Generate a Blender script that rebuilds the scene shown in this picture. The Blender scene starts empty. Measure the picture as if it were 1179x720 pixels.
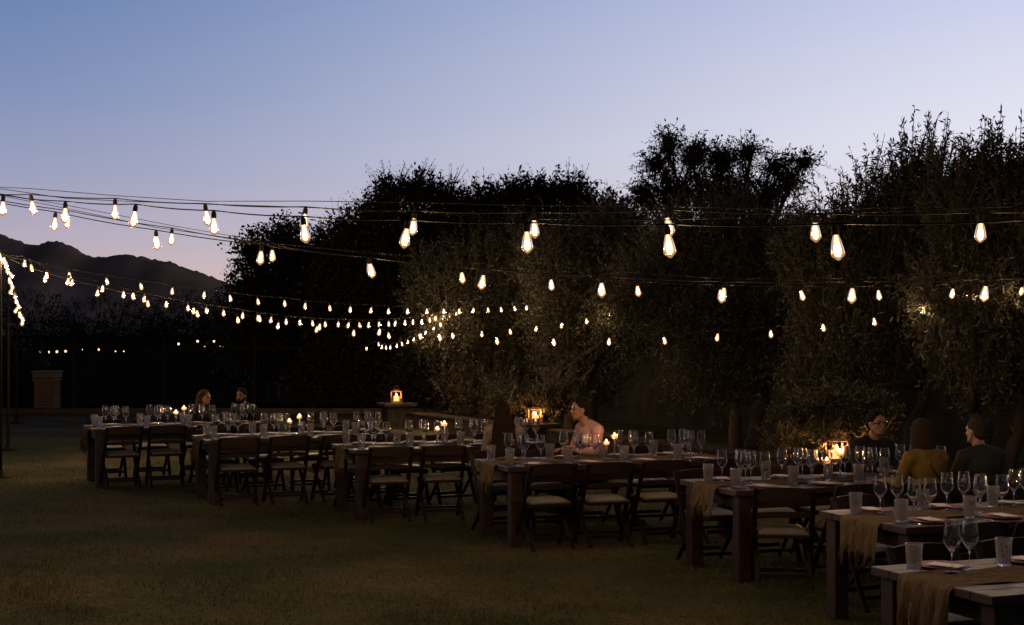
import bpy, bmesh, math, random
import numpy as np
from mathutils import Vector, Matrix, Euler

C = bpy.context.scene.collection
sc = bpy.context.scene
R = math.radians
random.seed(7)
rng = np.random.default_rng(7)

# ------------------------------------------------------------------ camera, sky, light, exposure
CAMH, F, CX, HY = 2.05, 1740.0, 590.0, 381.0      # eye height, focal length in photo pixels, principal column, horizon row
cam = bpy.data.objects.new('camera', bpy.data.cameras.new('camera'))
C.objects.link(cam)
cam.location = (0, 0, CAMH)
cam.rotation_euler = (R(90), 0, 0)
cam.data.sensor_width = 36
cam.data.lens = F / 1179 * 36
cam.data.shift_y = (HY - 360) / 1179
cam.data.clip_end = 6000
sc.camera = cam

w = bpy.data.worlds.new('World')
sc.world = w
w.use_nodes = True
nt = w.node_tree
nt.nodes.clear()


def s2l(c):
    return tuple(((v / 255) / 12.92 if v / 255 <= .04045 else ((v / 255 + .055) / 1.055) ** 2.4) for v in c)


def wn(t, **k):
    n = nt.nodes.new(t)
    for a, b in k.items():
        setattr(n, a, b)
    return n


tc = wn('ShaderNodeTexCoord')
sep = wn('ShaderNodeSeparateXYZ')
nt.links.new(tc.outputs['Generated'], sep.inputs[0])


def ramp(stops):
    r = wn('ShaderNodeValToRGB')
    el = r.color_ramp.elements
    el[0].position, el[0].color = stops[0][0], (*s2l(stops[0][1]), 1)
    el[1].position, el[1].color = stops[-1][0], (*s2l(stops[-1][1]), 1)
    for p, c in stops[1:-1]:
        e = el.new(p)
        e.color = (*s2l(c), 1)
    nt.links.new(sep.outputs['Z'], r.inputs[0])
    return r


rl = ramp([(.0, (206, 172, 168)), (.035, (200, 176, 178)), (.06, (180, 170, 187)), (.10, (152, 157, 188)), (.15, (126, 143, 184)), (.215, (100, 127, 175)),
           (.4, (60, 76, 112)), (.75, (32, 38, 56)), (1, (25, 29, 43))])
rr = ramp([(.0, (240, 222, 216)), (.06, (236, 228, 234)), (.12, (236, 234, 246)), (.17, (222, 223, 242)), (.215, (205, 210, 240)),
           (.4, (104, 118, 154)), (.75, (36, 43, 64)), (1, (25, 29, 43))])
mx = wn('ShaderNodeMapRange', interpolation_type='SMOOTHSTEP')
mx.inputs['From Min'].default_value = -.40
mx.inputs['From Max'].default_value = .46
nt.links.new(sep.outputs['X'], mx.inputs['Value'])
mix = wn('ShaderNodeMix', data_type='RGBA')
nt.links.new(mx.outputs[0], mix.inputs[0])
nt.links.new(rl.outputs[0], mix.inputs['A'])
nt.links.new(rr.outputs[0], mix.inputs['B'])
# dusk: the sky opposite the afterglow is darker
my = wn('ShaderNodeMapRange', interpolation_type='SMOOTHSTEP')
my.inputs['From Min'].default_value = -.30
my.inputs['From Max'].default_value = .8
my.inputs['To Min'].default_value = .095
my.inputs['To Max'].default_value = 1.0
nt.links.new(sep.outputs['Y'], my.inputs['Value'])
bg = wn('ShaderNodeBackground')
nt.links.new(mix.outputs['Result'], bg.inputs['Color'])
nt.links.new(my.outputs[0], bg.inputs['Strength'])
wo = wn('ShaderNodeOutputWorld')
nt.links.new(bg.outputs[0], wo.inputs[0])

sun = bpy.data.objects.new('sun', bpy.data.lights.new('sun', 'SUN'))
C.objects.link(sun)
sun.data.energy = .015                               # only the last afterglow is left
sun.data.angle = R(25)
sun.data.color = (1, .8, .68)
sun.rotation_euler = (R(84), 0, R(150))

sc.view_settings.view_transform = 'Standard'
sc.view_settings.look = 'None'
sc.view_settings.exposure = 0
sc.view_settings.gamma = 1
cy = sc.cycles
cy.use_denoising = True
cy.max_bounces = 8
cy.diffuse_bounces = 2
cy.glossy_bounces = 4
cy.transmission_bounces = 8
cy.transparent_max_bounces = 16
cy.sample_clamp_indirect = 20
cy.caustics_reflective = False
cy.caustics_refractive = False


def P(x, y, d):
    """photo pixel at distance d -> world point"""
    return Vector(((x - CX) / F * d, d, CAMH - (y - HY) / F * d))


def PXof(p):
    return CX + p[0] / p[1] * F, HY + (CAMH - p[2]) / p[1] * F


# ------------------------------------------------------------------ materials
def mat(name):
    m = bpy.data.materials.new(name)
    m.use_nodes = True
    return m, m.node_tree, m.node_tree.nodes['Principled BSDF']


def node(t, kind, **k):
    n = t.nodes.new(kind)
    for a, b in k.items():
        if a in ('inp',):
            for i, v in b.items():
                n.inputs[i].default_value = v
        else:
            setattr(n, a, b)
    return n


def noisy(name, c1, c2, scale=8, rough=.6, stretch=(1, 1, 1), bump=.0, detail=5, bscale=None, spec=.5, rough2=None, coords='Object', lo=.35, hi=.65):
    m, t, b = mat(name)
    co = node(t, 'ShaderNodeTexCoord')
    mp = node(t, 'ShaderNodeMapping')
    mp.inputs['Scale'].default_value = stretch
    t.links.new(co.outputs[coords], mp.inputs[0])
    n = node(t, 'ShaderNodeTexNoise', inp={'Scale': scale, 'Detail': detail, 'Roughness': .62})
    t.links.new(mp.outputs[0], n.inputs['Vector'])
    r = node(t, 'ShaderNodeValToRGB')
    r.color_ramp.elements[0].position, r.color_ramp.elements[0].color = lo, (*c1, 1)
    r.color_ramp.elements[1].position, r.color_ramp.elements[1].color = hi, (*c2, 1)
    t.links.new(n.outputs['Fac'], r.inputs[0])
    t.links.new(r.outputs[0], b.inputs['Base Color'])
    b.inputs['Roughness'].default_value = rough
    b.inputs['Specular IOR Level'].default_value = spec
    if rough2 is not None:
        mr = node(t, 'ShaderNodeMapRange', inp={'To Min': rough, 'To Max': rough2})
        t.links.new(n.outputs['Fac'], mr.inputs['Value'])
        t.links.new(mr.outputs[0], b.inputs['Roughness'])
    if bump:
        n2 = node(t, 'ShaderNodeTexNoise', inp={'Scale': bscale or scale * 3, 'Detail': 6})
        t.links.new(mp.outputs[0], n2.inputs['Vector'])
        bp = node(t, 'ShaderNodeBump', inp={'Strength': bump, 'Distance': .02})
        t.links.new(n2.outputs['Fac'], bp.inputs['Height'])
        t.links.new(bp.outputs[0], b.inputs['Normal'])
    return m


def plain(name, c, rough=.5, metal=0, spec=.5):
    m, t, b = mat(name)
    b.inputs['Base Color'].default_value = (*c, 1)
    b.inputs['Roughness'].default_value = rough
    b.inputs['Metallic'].default_value = metal
    b.inputs['Specular IOR Level'].default_value = spec
    return m


def emit(name, c, s):
    m = bpy.data.materials.new(name)
    m.use_nodes = True
    t = m.node_tree
    t.nodes.clear()
    e = node(t, 'ShaderNodeEmission', inp={'Color': (*c, 1), 'Strength': s})
    o = node(t, 'ShaderNodeOutputMaterial')
    t.links.new(e.outputs[0], o.inputs[0])
    return m


def leafmat(name, c1, c2, c3, trans=.3, rough=.55):
    m, t, b = mat(name)
    g = node(t, 'ShaderNodeNewGeometry')
    r = node(t, 'ShaderNodeValToRGB')
    e = r.color_ramp.elements
    e[0].position, e[0].color = 0, (*c1, 1)
    e[1].position, e[1].color = 1, (*c3, 1)
    k = e.new(.55)
    k.color = (*c2, 1)
    t.links.new(g.outputs['Random Per Island'], r.inputs[0])
    t.links.new(r.outputs[0], b.inputs['Base Color'])
    b.inputs['Roughness'].default_value = rough
    b.inputs['Specular IOR Level'].default_value = .3
    tr = node(t, 'ShaderNodeBsdfTranslucent')
    t.links.new(r.outputs[0], tr.inputs['Color'])
    mxs = node(t, 'ShaderNodeMixShader', inp={0: trans})
    o = t.nodes['Material Output']
    t.links.new(b.outputs[0], mxs.inputs[1])
    t.links.new(tr.outputs[0], mxs.inputs[2])
    t.links.new(mxs.outputs[0], o.inputs[0])
    return m


def glassmat(name, tint=(1, 1, 1), rough=0, bump=0, body=0.0):
    m = bpy.data.materials.new(name)
    m.use_nodes = True
    t = m.node_tree
    t.nodes.clear()
    rf = node(t, 'ShaderNodeBsdfRefraction', inp={'Color': (*tint, 1), 'Roughness': rough, 'IOR': 1.45})
    gy = node(t, 'ShaderNodeBsdfGlossy', inp={'Color': (1, 1, 1, 1), 'Roughness': max(.1, rough)})
    fr = node(t, 'ShaderNodeFresnel', inp={'IOR': 1.5})
    g = node(t, 'ShaderNodeMixShader')
    t.links.new(fr.outputs[0], g.inputs[0])
    t.links.new(rf.outputs[0], g.inputs[1])
    t.links.new(gy.outputs[0], g.inputs[2])
    o = node(t, 'ShaderNodeOutputMaterial')
    last = g
    if bump:
        co = node(t, 'ShaderNodeTexCoord')
        v = node(t, 'ShaderNodeTexVoronoi', inp={'Scale': 95})
        t.links.new(co.outputs['Object'], v.inputs['Vector'])
        bp = node(t, 'ShaderNodeBump', inp={'Strength': bump, 'Distance': .004})
        t.links.new(v.outputs['Distance'], bp.inputs['Height'])
        for q_ in (rf, gy, fr):
            t.links.new(bp.outputs[0], q_.inputs['Normal'])
    if body:
        d = node(t, 'ShaderNodeBsdfDiffuse', inp={'Color': (.75, .7, .68, 1)})
        tl = node(t, 'ShaderNodeBsdfTranslucent', inp={'Color': (.75, .7, .68, 1)})
        m1 = node(t, 'ShaderNodeMixShader', inp={0: .5})
        t.links.new(d.outputs[0], m1.inputs[1])
        t.links.new(tl.outputs[0], m1.inputs[2])
        m2 = node(t, 'ShaderNodeMixShader', inp={0: body})
        t.links.new(g.outputs[0], m2.inputs[1])
        t.links.new(m1.outputs[0], m2.inputs[2])
        last = m2
    t.links.new(last.outputs[0], o.inputs[0])
    return m


def thinglass(name, glow=None, glow_s=0, gl=.12):
    """thin single-wall glass: see-through with a fresnel gloss; a lit bulb's glass also glows a little"""
    m = bpy.data.materials.new(name)
    m.use_nodes = True
    t = m.node_tree
    t.nodes.clear()
    tr = node(t, 'ShaderNodeBsdfTransparent', inp={'Color': (.97, .95, .92, 1)})
    gs = node(t, 'ShaderNodeBsdfGlossy', inp={'Roughness': .03})
    fr = node(t, 'ShaderNodeFresnel', inp={'IOR': 1.45})
    mm = node(t, 'ShaderNodeMixShader')
    t.links.new(fr.outputs[0], mm.inputs[0])
    t.links.new(tr.outputs[0], mm.inputs[1])
    t.links.new(gs.outputs[0], mm.inputs[2])
    last = mm
    if glow:
        e = node(t, 'ShaderNodeEmission', inp={'Color': (*glow, 1), 'Strength': glow_s})
        ad = node(t, 'ShaderNodeAddShader')
        t.links.new(mm.outputs[0], ad.inputs[0])
        t.links.new(e.outputs[0], ad.inputs[1])
        last = ad
    o = node(t, 'ShaderNodeOutputMaterial')
    t.links.new(last.outputs[0], o.inputs[0])
    return m


def glow(name, c, st):
    """incandescent gas / frosted glow: gives off light and lets light pass"""
    m = bpy.data.materials.new(name)
    m.use_nodes = True
    t = m.node_tree
    t.nodes.clear()
    e = node(t, 'ShaderNodeEmission', inp={'Color': (*c, 1), 'Strength': st})
    tr = node(t, 'ShaderNodeBsdfTransparent')
    a = node(t, 'ShaderNodeAddShader')
    o = node(t, 'ShaderNodeOutputMaterial')
    t.links.new(e.outputs[0], a.inputs[0])
    t.links.new(tr.outputs[0], a.inputs[1])
    t.links.new(a.outputs[0], o.inputs[0])
    return m


LAMPS = {}


def lamp(name, parent, loc, watt, col, rad):
    if name not in LAMPS:
        l = bpy.data.lights.new(name, 'POINT')
        l.energy = watt
        l.color = col
        l.shadow_soft_size = rad
        LAMPS[name] = l
    o = bpy.data.objects.new(name, LAMPS[name])
    C.objects.link(o)
    o.parent = parent
    o.location = loc
    return o


M = {}
M['table_wood'] = noisy('table_wood', (.012, .0045, .0026), (.034, .013, .007), 5, .36, (1, 9, 9), .25, rough2=.5, spec=.28)
M['chair_wood'] = noisy('chair_wood', (0.0064, 0.0026, 0.0018), (0.0160, 0.0056, 0.0036), 7, .55, (6, 6, 1), .1, spec=.18)
M['pad'] = noisy('pad', (.095, .086, .078), (.135, .123, .112), 14, .5, bump=.1)
M['runner'] = noisy('runner', (.072, .051, .033), (.155, .113, .078), 34, .95, (.35, 3.2, .35), 1, bscale=60, spec=.05)
M['plate'] = noisy('plate', (0.0700, 0.0056, 0.0070), (0.1120, 0.0098, 0.0112), 20, .6)
M['card'] = noisy('card', (0.4340, 0.3920, 0.4340), (0.4900, 0.4480, 0.4900), 30, .7)
M['steel'] = plain('steel', (.5, .48, .46), .25, 1)
M['wine_glass'] = glassmat('wine_glass', (1, 1, 1), 0)
M['tumbler'] = glassmat('tumbler', (.95, .93, .92), .05, .9, .09)
M['votive'] = glassmat('votive', (1, .85, .7), .2, 0, .35)
M['clear'] = thinglass('clear')
M['wax'] = plain('wax', (.75, .6, .45), .5)
M['flame'] = glow('flame', (1, .60, .25), 9)
M['flame_l'] = glow('flame_l', (1, .60, .24), 9)
M['filament'] = glow('filament', (1, .74, .44), .62)
M['bulb_glass'] = thinglass('bulb_glass', (1, .50, .18), .46)
M['rubber'] = plain('rubber', (.010, .009, .009), .9, 0, .12)
M['iron'] = plain('iron', (.016, .014, .013), .9, 0, .08)
M['copper'] = noisy('copper', (.16, .075, .035), (.24, .11, .05), 20, .4)
M['bark'] = noisy('bark', (0.0210, 0.0154, 0.0112), (0.0525, 0.0385, 0.0280), 12, .9, (4, 4, 1), .8)
M['dry_twig'] = noisy('dry_twig', (.14, .09, .05), (.24, .16, .09), 20, .8)
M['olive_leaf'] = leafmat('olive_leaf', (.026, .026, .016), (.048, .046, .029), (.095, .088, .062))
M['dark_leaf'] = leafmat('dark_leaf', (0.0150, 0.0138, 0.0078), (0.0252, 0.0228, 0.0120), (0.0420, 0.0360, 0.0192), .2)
M['dark_stone'] = noisy('dark_stone', (0.0210, 0.0168, 0.0144), (0.0420, 0.0336, 0.0276), 9, .95, bump=.5, spec=.1)
M['stone'] = noisy('stone', (0.0780, 0.0600, 0.0480), (0.1440, 0.1140, 0.0900), 9, .9, bump=.5)
M['wall'] = noisy('wall', (0.0270, 0.0252, 0.0252), (0.0420, 0.0396, 0.0396), 2.5, .95, spec=.0, bump=.3, bscale=30)
M['skin'] = noisy('skin', (0.1980, 0.1045, 0.0715), (0.2420, 0.1320, 0.0908), 25, .5)
M['dark_spot'] = plain('dark_spot', (.015, .01, .009), .3)
M['lip'] = plain('lip', (.27, .09, .08), .5)


def brickmat():
    m, t, b = mat('brick')
    co = node(t, 'ShaderNodeTexCoord')
    mp = node(t, 'ShaderNodeMapping')
    mp.inputs['Rotation'].default_value = (R(90), 0, 0)
    t.links.new(co.outputs['Object'], mp.inputs[0])
    br = node(t, 'ShaderNodeTexBrick', inp={'Scale': 3.3, 'Mortar Size': .025, 'Color1': (.19, .105, .07, 1), 'Color2': (.11, .065, .05, 1), 'Mortar': (.20, .17, .14, 1), 'Row Height': .26, 'Brick Width': .7, 'Bias': 0.})
    n = node(t, 'ShaderNodeTexNoise', inp={'Scale': 7, 'Detail': 4})
    t.links.new(co.outputs['Object'], n.inputs['Vector'])
    m2 = node(t, 'ShaderNodeMix', data_type='RGBA', blend_type='MULTIPLY')
    m2.inputs[0].default_value = .8
    t.links.new(mp.outputs[0], br.inputs['Vector'])
    t.links.new(br.outputs['Color'], m2.inputs['A'])
    t.links.new(n.outputs['Color'], m2.inputs['B'])
    t.links.new(m2.outputs['Result'], b.inputs['Base Color'])
    bp = node(t, 'ShaderNodeBump', inp={'Strength': .8, 'Distance': .02})
    t.links.new(br.outputs['Fac'], bp.inputs['Height'])
    bp.invert = True
    t.links.new(bp.outputs[0], b.inputs['Normal'])
    b.inputs['Roughness'].default_value = .9
    return m


M['brick'] = brickmat()


def lawnmat():
    m, t, b = mat('lawn')
    co = node(t, 'ShaderNodeTexCoord')
    big = node(t, 'ShaderNodeTexNoise', inp={'Scale': .55, 'Detail': 6, 'Roughness': .6})
    fine = node(t, 'ShaderNodeTexNoise', inp={'Scale': 16, 'Detail': 8, 'Roughness': .75})
    for n in (big, fine):
        t.links.new(co.outputs['Object'], n.inputs['Vector'])
    r1 = node(t, 'ShaderNodeValToRGB')
    e = r1.color_ramp.elements
    e[0].position, e[0].color = .36, (.042, .050, .018, 1)
    e[1].position, e[1].color = .66, (.13, .098, .048, 1)
    k = e.new(.5)
    k.color = (.072, .073, .030, 1)
    t.links.new(big.outputs['Fac'], r1.inputs[0])
    r2 = node(t, 'ShaderNodeValToRGB')
    r2.color_ramp.elements[0].position, r2.color_ramp.elements[0].color = .35, (.35, .35, .35, 1)
    r2.color_ramp.elements[1].position, r2.color_ramp.elements[1].color = .7, (1.3, 1.3, 1.3, 1)
    t.links.new(fine.outputs['Fac'], r2.inputs[0])
    mm = node(t, 'ShaderNodeMix', data_type='RGBA', blend_type='MULTIPLY')
    mm.inputs[0].default_value = 1
    t.links.new(r1.outputs[0], mm.inputs['A'])
    t.links.new(r2.outputs[0], mm.inputs['B'])
    t.links.new(mm.outputs['Result'], b.inputs['Base Color'])
    bp = node(t, 'ShaderNodeBump', inp={'Strength': 1, 'Distance': .05})
    t.links.new(fine.outputs['Fac'], bp.inputs['Height'])
    t.links.new(bp.outputs[0], b.inputs['Normal'])
    b.inputs['Roughness'].default_value = .95
    b.inputs['Specular IOR Level'].default_value = .1
    return m


M['lawn'] = lawnmat()
M['soil'] = noisy('soil', (0.0120, 0.0096, 0.0066), (0.0270, 0.0216, 0.0144), .8, .95, bump=.4, bscale=6, spec=.0)
M['hill'] = noisy('hill', (.42, .27, .19), (.62, .42, .30), .02, .95, bump=0, spec=.0)  # base colour lifted well above real scrub; stands in for haze airlight
M['paving'] = noisy('paving', (0.0540, 0.0408, 0.0330), (0.0840, 0.0660, 0.0540), 3, .95, bump=.3, spec=.0)
M['blade'] = leafmat('blade', (.042, .049, .018), (.072, .073, .030), (.135, .112, .06), .35, .7)
bt_ = M['blade'].node_tree                       # worn, browner patches run through the turf
pn = node(bt_, 'ShaderNodeTexNoise', inp={'Scale': .55, 'Detail': 6, 'Roughness': .6})
pc = node(bt_, 'ShaderNodeTexCoord')
bt_.links.new(pc.outputs['Object'], pn.inputs['Vector'])
pr = node(bt_, 'ShaderNodeMapRange', inp={'From Min': .38, 'From Max': .64, 'To Min': -.35, 'To Max': .45})
bt_.links.new(pn.outputs['Fac'], pr.inputs['Value'])
pa = node(bt_, 'ShaderNodeMath', operation='ADD', use_clamp=True)
bt_.links.new(pr.outputs[0], pa.inputs[0])
bt_.links.new([n_ for n_ in bt_.nodes if n_.type == 'NEW_GEOMETRY'][0].outputs['Random Per Island'], pa.inputs[1])
bt_.links.new(pa.outputs[0], [n_ for n_ in bt_.nodes if n_.type == 'VALTORGB'][0].inputs[0])


# ------------------------------------------------------------------ mesh building helpers
class MB:
    def __init__(s):
        s.v, s.f, s.mi, s.sm = [], [], [], []

    def add(s, vs, fs, mi=0, smooth=False):
        o = len(s.v)
        s.v += [tuple(x) for x in vs]
        for f in fs:
            s.f.append(tuple(i + o for i in f))
            s.mi.append(mi)
            s.sm.append(smooth)

    def box(s, c, d, rot=None, mi=0):
        h = Vector(d) / 2
        vs = []
        for z in (-1, 1):
            for y in (-1, 1):
                for x in (-1, 1):
                    v = Vector((x * h.x, y * h.y, z * h.z))
                    if rot:
                        v = rot @ v
                    vs.append(v + Vector(c))
        s.add(vs, [(0, 2, 3, 1), (4, 5, 7, 6), (0, 1, 5, 4), (2, 6, 7, 3), (0, 4, 6, 2), (1, 3, 7, 5)], mi)

    def bar(s, p0, p1, wd, th, up=(0, 0, 1)):
        p0, p1 = Vector(p0), Vector(p1)
        d = (p1 - p0)
        L = d.length
        d.normalize()
        x = d.cross(Vector(up))
        if x.length < 1e-4:
            x = Vector((1, 0, 0))
        x.normalize()
        y = x.cross(d)
        rot = Matrix((x, y, d)).transposed()
        s.box((p0 + p1) / 2, (wd, th, L), rot)

    def tube(s, pts, rad, n=6, cap=True, mi=0):
        pts = [Vector(p) for p in pts]
        if not hasattr(rad, '__len__'):
            rad = [rad] * len(pts)
        vs, fs = [], []
        ref = None
        for i, p in enumerate(pts):
            d = (pts[min(i + 1, len(pts) - 1)] - pts[max(i - 1, 0)])
            if d.length < 1e-9:
                d = Vector((0, 0, 1))
            d.normalize()
            if ref is None:
                ref = Vector((0, 0, 1)) if abs(d.z) < .9 else Vector((1, 0, 0))
            a = d.cross(ref)
            if a.length < 1e-4:
                a = d.cross(Vector((0, 1, 0)))
            a.normalize()
            b = d.cross(a)
            for k in range(n):
                t = 2 * math.pi * k / n
                vs.append(p + (a * math.cos(t) + b * math.sin(t)) * rad[i])
        for i in range(len(pts) - 1):
            for k in range(n):
                a0, a1 = i * n + k, i * n + (k + 1) % n
                fs.append((a0, a1, a1 + n, a0 + n))
        if cap:
            fs.append(tuple(range(n))[::-1])
            fs.append(tuple(range((len(pts) - 1) * n, len(pts) * n)))
        s.add(vs, fs, mi, True)

    def lathe(s, prof, n=16, c=(0, 0, 0), mi=0, smooth=True):
        c = Vector(c)
        vs, fs, rows = [], [], []
        for r, z in prof:
            if r < 1e-6:
                rows.append([len(vs)])
                vs.append(c + Vector((0, 0, z)))
            else:
                rows.append(list(range(len(vs), len(vs) + n)))
                for k in range(n):
                    t = 2 * math.pi * k / n
                    vs.append(c + Vector((r * math.cos(t), r * math.sin(t), z)))
        for a, b in zip(rows, rows[1:]):
            for k in range(n):
                k2 = (k + 1) % n
                if len(a) == 1 and len(b) == 1:
                    continue
                if len(a) == 1:
                    fs.append((a[0], b[k2], b[k]))
                elif len(b) == 1:
                    fs.append((a[k], a[k2], b[0]))
                else:
                    fs.append((a[k], a[k2], b[k2], b[k]))
        s.add(vs, fs, mi, smooth)

    def ball(s, c, r, n=10, m=7, scale=(1, 1, 1), rot=None, mi=0):
        vs, fs = [], []
        c = Vector(c)
        for i in range(m + 1):
            th = math.pi * i / m
            for k in range(n):
                ph = 2 * math.pi * k / n
                v = Vector((math.sin(th) * math.cos(ph) * scale[0], math.sin(th) * math.sin(ph) * scale[1], math.cos(th) * scale[2])) * r
                if rot:
                    v = rot @ v
                vs.append(c + v)
        for i in range(m):
            for k in range(n):
                fs.append((i * n + k, (i + 1) * n + k, (i + 1) * n + (k + 1) % n, i * n + (k + 1) % n))
        s.add(vs, fs, mi, True)

    def mesh(s, name, mats):
        me = bpy.data.meshes.new(name)
        me.from_pydata(s.v, [], s.f)
        for m in (mats if isinstance(mats, (list, tuple)) else [mats]):
            me.materials.append(m)
        me.polygons.foreach_set('material_index', s.mi)
        me.polygons.foreach_set('use_smooth', s.sm)
        me.update()
        return me

    def build(s, name, mats, parent=None, loc=None, bevel=0):
        o = bpy.data.objects.new(name, s.mesh(name, mats))
        C.objects.link(o)
        o.parent = parent
        if loc is not None:
            o.location = loc
        if bevel:
            b = o.modifiers.new('bevel', 'BEVEL')
            b.width = bevel
            b.segments = 2
            b.limit_method = 'ANGLE'
        return o


def npmesh(name, verts, faces, mats, mi=None, smooth=False):
    """big mesh from numpy arrays; faces (n,4) or (n,3)"""
    me = bpy.data.meshes.new(name)
    nv, nf, k = len(verts), len(faces), faces.shape[1]
    me.vertices.add(nv)
    me.vertices.foreach_set('co', verts.astype(np.float32).ravel())
    me.loops.add(nf * k)
    me.loops.foreach_set('vertex_index', faces.astype(np.int32).ravel())
    me.polygons.add(nf)
    me.polygons.foreach_set('loop_start', np.arange(0, nf * k, k, dtype=np.int32))
    if smooth:
        me.polygons.foreach_set('use_smooth', np.ones(nf, dtype=bool))
    for m in (mats if isinstance(mats, (list, tuple)) else [mats]):
        me.materials.append(m)
    if mi is not None:
        me.polygons.foreach_set('material_index', mi.astype(np.int32))
    me.update(calc_edges=True)
    me.validate()
    return me


def link(name, me, parent=None, loc=None):
    o = bpy.data.objects.new(name, me)
    C.objects.link(o)
    o.parent = parent
    if loc is not None:
        o.location = loc
    return o


def tag(o, label, cat, group=None):
    o['label'] = label
    o['category'] = cat
    if group:
        o['group'] = group
    return o


def struct(o, kind='structure'):
    o['kind'] = kind
    return o


def thing(name, label, cat, loc=(0, 0, 0), rz=0, group=None):
    o = bpy.data.objects.new(name, None)
    o.empty_display_size = .1
    C.objects.link(o)
    o.location = loc
    o.rotation_euler = (0, 0, rz)
    return tag(o, label, cat, group)


KIDS = {}


def copy_tree(o, parent=None):
    c = o.copy()
    C.objects.link(c)
    c.parent = parent
    for ch in list(o.children):
        copy_tree(ch, c)
    return c


ORD = ['first', 'second', 'third', 'fourth', 'fifth', 'sixth']

# ------------------------------------------------------------------ the setting: ground, lawn, hills
g = MB()
g.add([(-900, -40, -.02), (900, -40, -.02), (900, 1600, -.02), (-900, 1600, -.02)], [(0, 1, 2, 3)])
struct(g.build('ground', M['soil']))
# lawn: gently uneven sheet
nx, ny = 90, 90
xs = np.linspace(-32, 22, nx)
ys = np.linspace(-3, 37.4, ny)
X, Y = np.meshgrid(xs, ys)
Z = .012 * np.sin(X * .7 + 1) * np.cos(Y * .55) + .008 * np.sin(X * 1.9 + Y * 1.3)
Z = Z - .004
V = np.stack([X, Y, Z], -1).reshape(-1, 3)
idx = np.arange(nx * ny).reshape(ny, nx)
Fq = np.stack([idx[:-1, :-1], idx[:-1, 1:], idx[1:, 1:], idx[1:, :-1]], -1).reshape(-1, 4)
lawn = struct(link('lawn', npmesh('lawn', V, Fq, M['lawn'], smooth=True)))
# paving strip and kerb at the far edge of the lawn
b = MB()
b.box((-16, 38.6, .0), (34, 2.0, .05))
struct(b.build('path', M['paving']))
b = MB()
b.box((-16, 37.5, .05), (34, .18, .16))
struct(b.build('kerb', M['paving'], bevel=.015))

# hills: ridge line read off the horizon, given real depth
ridge = [(-700, 300), (-450, 282), (-300, 270), (-150, 276), (-60, 262), (0, 270), (20, 276), (38, 284), (50, 279), (65, 277), (82, 282), (98, 294), (115, 297), (135, 294), (153, 292.5),
         (172, 298), (198, 302), (215, 309), (238, 316), (262, 326), (300, 333), (360, 338), (440, 346), (520, 352), (640, 356), (800, 352), (1000, 350), (1300, 345), (1700, 340)]
rx = np.array([p[0] for p in ridge], float)
ryy = np.array([p[1] for p in ridge], float)
hx = np.linspace(-700, 1700, 700)
hy = np.interp(hx, rx, ryy)
kern = np.exp(-np.linspace(-2, 2, 9) ** 2)
kern /= kern.sum()
hy = np.convolve(np.pad(hy, 4, mode='edge'), kern, 'valid')
D0 = 900.
HX = (hx - CX) / F * D0
HZ = (HY - hy) / F * D0 + CAMH
prof = [(-260, -.02), (-200, .10), (-150, .28), (-100, .52), (-60, .74), (-25, .90), (-6, .965), (0, 1.0), (40, .96), (110, .7), (200, .3), (300, -.02)]
V = []
for dy, k in prof:
    n = np.zeros_like(HX)
    if -200 <= dy < -10:
        for q in range(1, 6):
            n += np.sin(HX * .018 * q * 1.7 + dy * .03 * q + q * 2.1) / q
        n *= .045 * HZ
    if dy == 0:                                   # rough crest
        n = (.9 * np.sin(hx * .31) * np.sin(hx * .083 + 1) + .6 * np.sin(hx * .77 + 2) + .35 * rng.normal(size=len(hx))) * D0 / F
    V.append(np.stack([HX * (1 + dy / D0 * .6), np.full_like(HX, D0 + dy), HZ * k + n], -1))
V = np.concatenate(V)
idx = np.arange(len(V)).reshape(len(prof), len(HX))
Fq = np.stack([idx[:-1, :-1], idx[:-1, 1:], idx[1:, 1:], idx[1:, :-1]], -1).reshape(-1, 4)
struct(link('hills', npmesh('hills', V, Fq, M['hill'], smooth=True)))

# short grass on the lawn, denser close to the camera
N = 130000
u = rng.random(N)
yy = 9.0 + 17 * u ** 1.35
xx = (rng.random(N) * 2 - 1) * (yy * .37 + .3)
clump = np.sin(xx * 3.1 + 1.3 * np.sin(yy * 2.3)) * np.cos(yy * 2.7 + np.sin(xx * 1.9))
hh = (.018 + .022 * rng.random(N)) * (1 + .45 * clump) + (rng.random(N) > .985) * .03
an = rng.random(N) * 6.283
lean = (rng.random((N, 2)) - .5) * .035
wd = .0035 + .003 * rng.random(N)
z0 = .012 * np.sin(xx * .7 + 1) * np.cos(yy * .55) + .008 * np.sin(xx * 1.9 + yy * 1.3) - .01
a = np.stack([xx - np.cos(an) * wd, yy - np.sin(an) * wd, z0], -1)
b_ = np.stack([xx + np.cos(an) * wd, yy + np.sin(an) * wd, z0], -1)
t_ = np.stack([xx + lean[:, 0], yy + lean[:, 1], z0 + hh], -1)
V = np.stack([a, b_, t_], 1).reshape(-1, 3)
struct(link('grass', npmesh('grass', V, np.arange(N * 3).reshape(-1, 3), M['blade'])), 'stuff')['label'] = 'short dry green grass covering the lawn'

# ------------------------------------------------------------------ string lights (bulb positions read along each straight run)
def proj_run(x0, Fk, dd, z0, ks, ypx, zmap=None):
    out = []
    for k in ks:
        xs_ = (x0 - CX + Fk * k) / (1 + dd * k) + CX
        z = z0 * (1 + dd * k)
        if zmap:
            z = zmap(k, z)
        out.append(P(xs_, np.interp(xs_, [p[0] for p in ypx], [p[1] for p in ypx]), z))
    return out


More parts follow.
